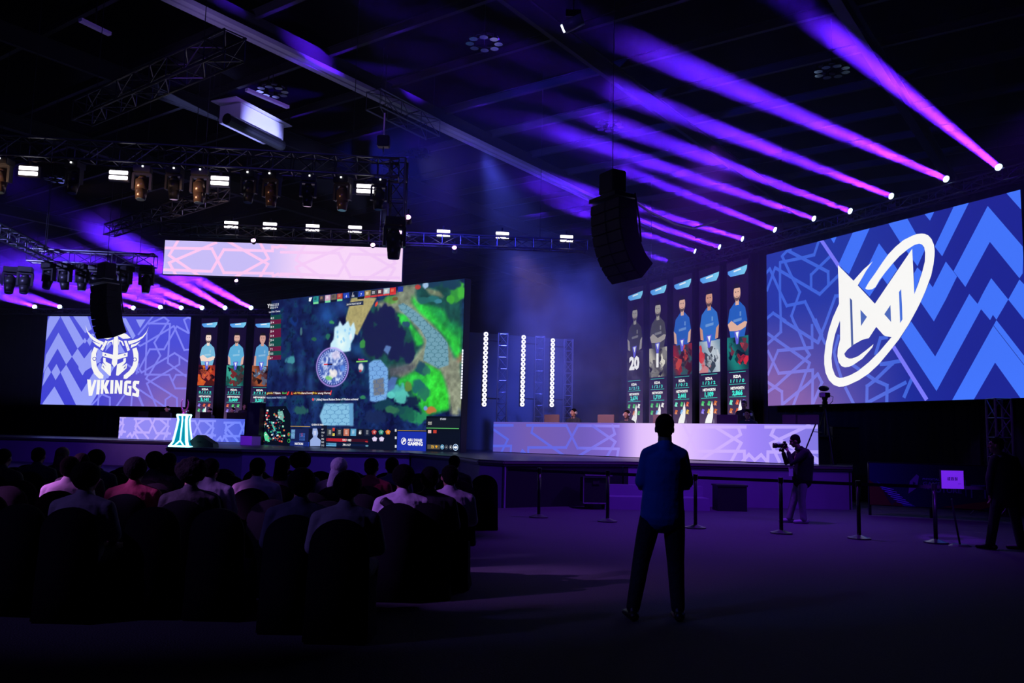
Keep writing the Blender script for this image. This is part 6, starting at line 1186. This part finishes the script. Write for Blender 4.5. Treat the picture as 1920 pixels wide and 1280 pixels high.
for px, py, lab in ((511, 166, 'ring ceiling light above the bright lit duct, upper left'), (908, 75, 'ring ceiling light at the top middle'), (1560, 128, 'ring ceiling light between the two highest beams'), (1143, 232, 'ring ceiling light behind the third violet beam end'), (785, 285, 'ring ceiling light below the pale roof girder'), (106, 333, 'ring ceiling light at far left between two bar lights')): highbay(px, py, 10.9, .34, lab)
M_WPANEL = mat('white_duct', (.62, .60, .68), .5)
a0, a1 = atz(430, 228, 10.2), atz(512, 268, 10.2); d = a1-a0; t = thing('ceiling_duct', 'brightly lit white ventilation duct under the roof at upper left', 'duct', tuple((a0+a1)/2)); ang = math.atan2(d.y, d.x)
obj('duct_box', box(nb(), (0, 0, .25), (d.length, .75, .5), ang), M_WPANEL, t); obj('round_pipe', tube(nb(), [Vector((math.cos(ang), math.sin(ang), 0))*s+Vector((.3, -.3, -.16)) for s in (-1.3, 0, 1.0)], .16, 14), M_BLKMET, t)
bm = nb(); box(bm, (0, 0, .56), (d.length*1.3, .9, .03), ang); obj('tray', bm, M_WPANEL, t)
for s in (-1.6, 1.6): obj('hanger', cyl(nb(), (math.cos(ang)*s, math.sin(ang)*s, .9), .02, .7, 6), M_BLKMET, t)
pa = (a0+a1)/2; light('duct_hit', 'SPOT', (pa.x+5, pa.y-1.5, 6.8), (pa.x, pa.y, 10.3), 6500, (.32, .36, 1), 19, .7, .05)  # added spot in place of a beam landing on the duct
for k, (x0, y0, x1, y1, lab, e) in enumerate([(462, 168, 540, 201, 'short violet-lit flange strip left of the ring light', 260), (150, 37, 206, 64, 'short violet-lit flange strip at the very top left', 90)]):
    a0, a1 = atz(x0, y0, 10.8), atz(x1, y1, 10.8); d = a1-a0; t = thing('lit_flange_patch', lab, 'rail', tuple((a0+a1)/2)); obj('rail', box(nb(), (0, 0, 0), (d.length*1.0, .12, .08), math.atan2(d.y, d.x)), M_WPANEL, t); obj('hanger', cyl(nb(), (0, 0, .35), .02, .62, 6), M_BLKMET, t)  # only the light-struck stretch of a roof flange, built as a pale strip
    pa = (a0+a1)/2; light('rail_hit', 'SPOT', (pa.x+3, pa.y-1, 7.5), pa, e, (.30, .10, 1), 26, .7, .05)  # added spot makes the light splash on the strip
P = aty(1075, 44, 13.5); t = thing('tracking_camera', 'grey cylindrical fixture with one bright corner hanging at the top middle', 'light', tuple(P)); M = Matrix.Rotation(1.2, 4, 'Y') @ Matrix.Rotation(.3, 4, 'X'); obj('barrel', cyl(nb(), (0, 0, 0), .10, .34, 16, mtx=M), mat('grey_barrel', (.22, .2, .28), .4), t, True); obj('lens', cyl(nb(), (0, 0, -.19), .07, .03, 14, mtx=M), emis('cold_lens', (.7, .8, 1), 3), t)  # tracking camera, its bright lens made as a glowing disc
obj('yoke', box(nb(), (0, 0, .18), (.26, .04, .12)), M_BLKMET, t); obj('hanger', cyl(nb(), (0, 0, .24+(12.19-P.z-.24)/2), .012, 12.19-P.z-.24, 6), M_BLKMET, t)
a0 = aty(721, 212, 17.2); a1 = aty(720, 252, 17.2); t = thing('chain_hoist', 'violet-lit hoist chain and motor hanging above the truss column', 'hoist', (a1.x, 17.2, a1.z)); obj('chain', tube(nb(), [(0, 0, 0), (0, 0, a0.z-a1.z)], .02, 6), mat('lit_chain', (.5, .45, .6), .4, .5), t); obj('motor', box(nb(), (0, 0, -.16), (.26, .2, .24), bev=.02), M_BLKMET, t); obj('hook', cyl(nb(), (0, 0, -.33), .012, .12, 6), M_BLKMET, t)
light('chain_hit', 'SPOT', (a1.x-2, 14, 7), (a1.x, 17.2, a1.z+.3), 160, (.5, .2, 1), 7, .5, .03)
light('truss_hit', 'SPOT', (-9, 9, 6), atz(350, 115, 8.2), 260, (.25, .08, 1), 12, .7, .05)  # this and the next spot are added to brighten two trusses
light('truss_hit', 'SPOT', (-17, 16, 8), d0.lerp(d1, .55), 7000, (.30, .30, 1), 22, .7, .05)
light('leg_fill', 'SPOT', (8.5, 13.5, 6.5), (c_leg.x, c_leg.y, 2.0), 700, (.22, .03, 1), 9, .6, .05)  # added spot, turns the truss leg bright violet
# hanging wires that carry trusses and the banner screen
def wires(parent, pts, top=12.19, r=.008):
    for k, p in enumerate(pts):
        q = Vector(p)-parent.location; obj('hanging_wire', tube(nb(), [q, (q.x, q.y, top-parent.location.z)], r, 5), M_BLKMET, parent)
for o in [o for o in COL.objects if o.name.startswith('lighting_truss') and o.parent is None]:
    ch = [c for c in o.children if c.name.startswith('chord')][0]; vs = [ch.matrix_parent_inverse @ v.co for v in ch.data.vertices]; e = max(vs, key=lambda v: v.length)
    L = e-Vector((0, 0, 0)); n = max(2, int(L.length/6)+1); wires(o, [o.location+L*(i+.15)/(n-.7) for i in range(n)])
wires(tP, [tP.location+CP.d*s+Vector((0, 0, BH)) for s in (-CP.W*.4, CP.W*.4)])
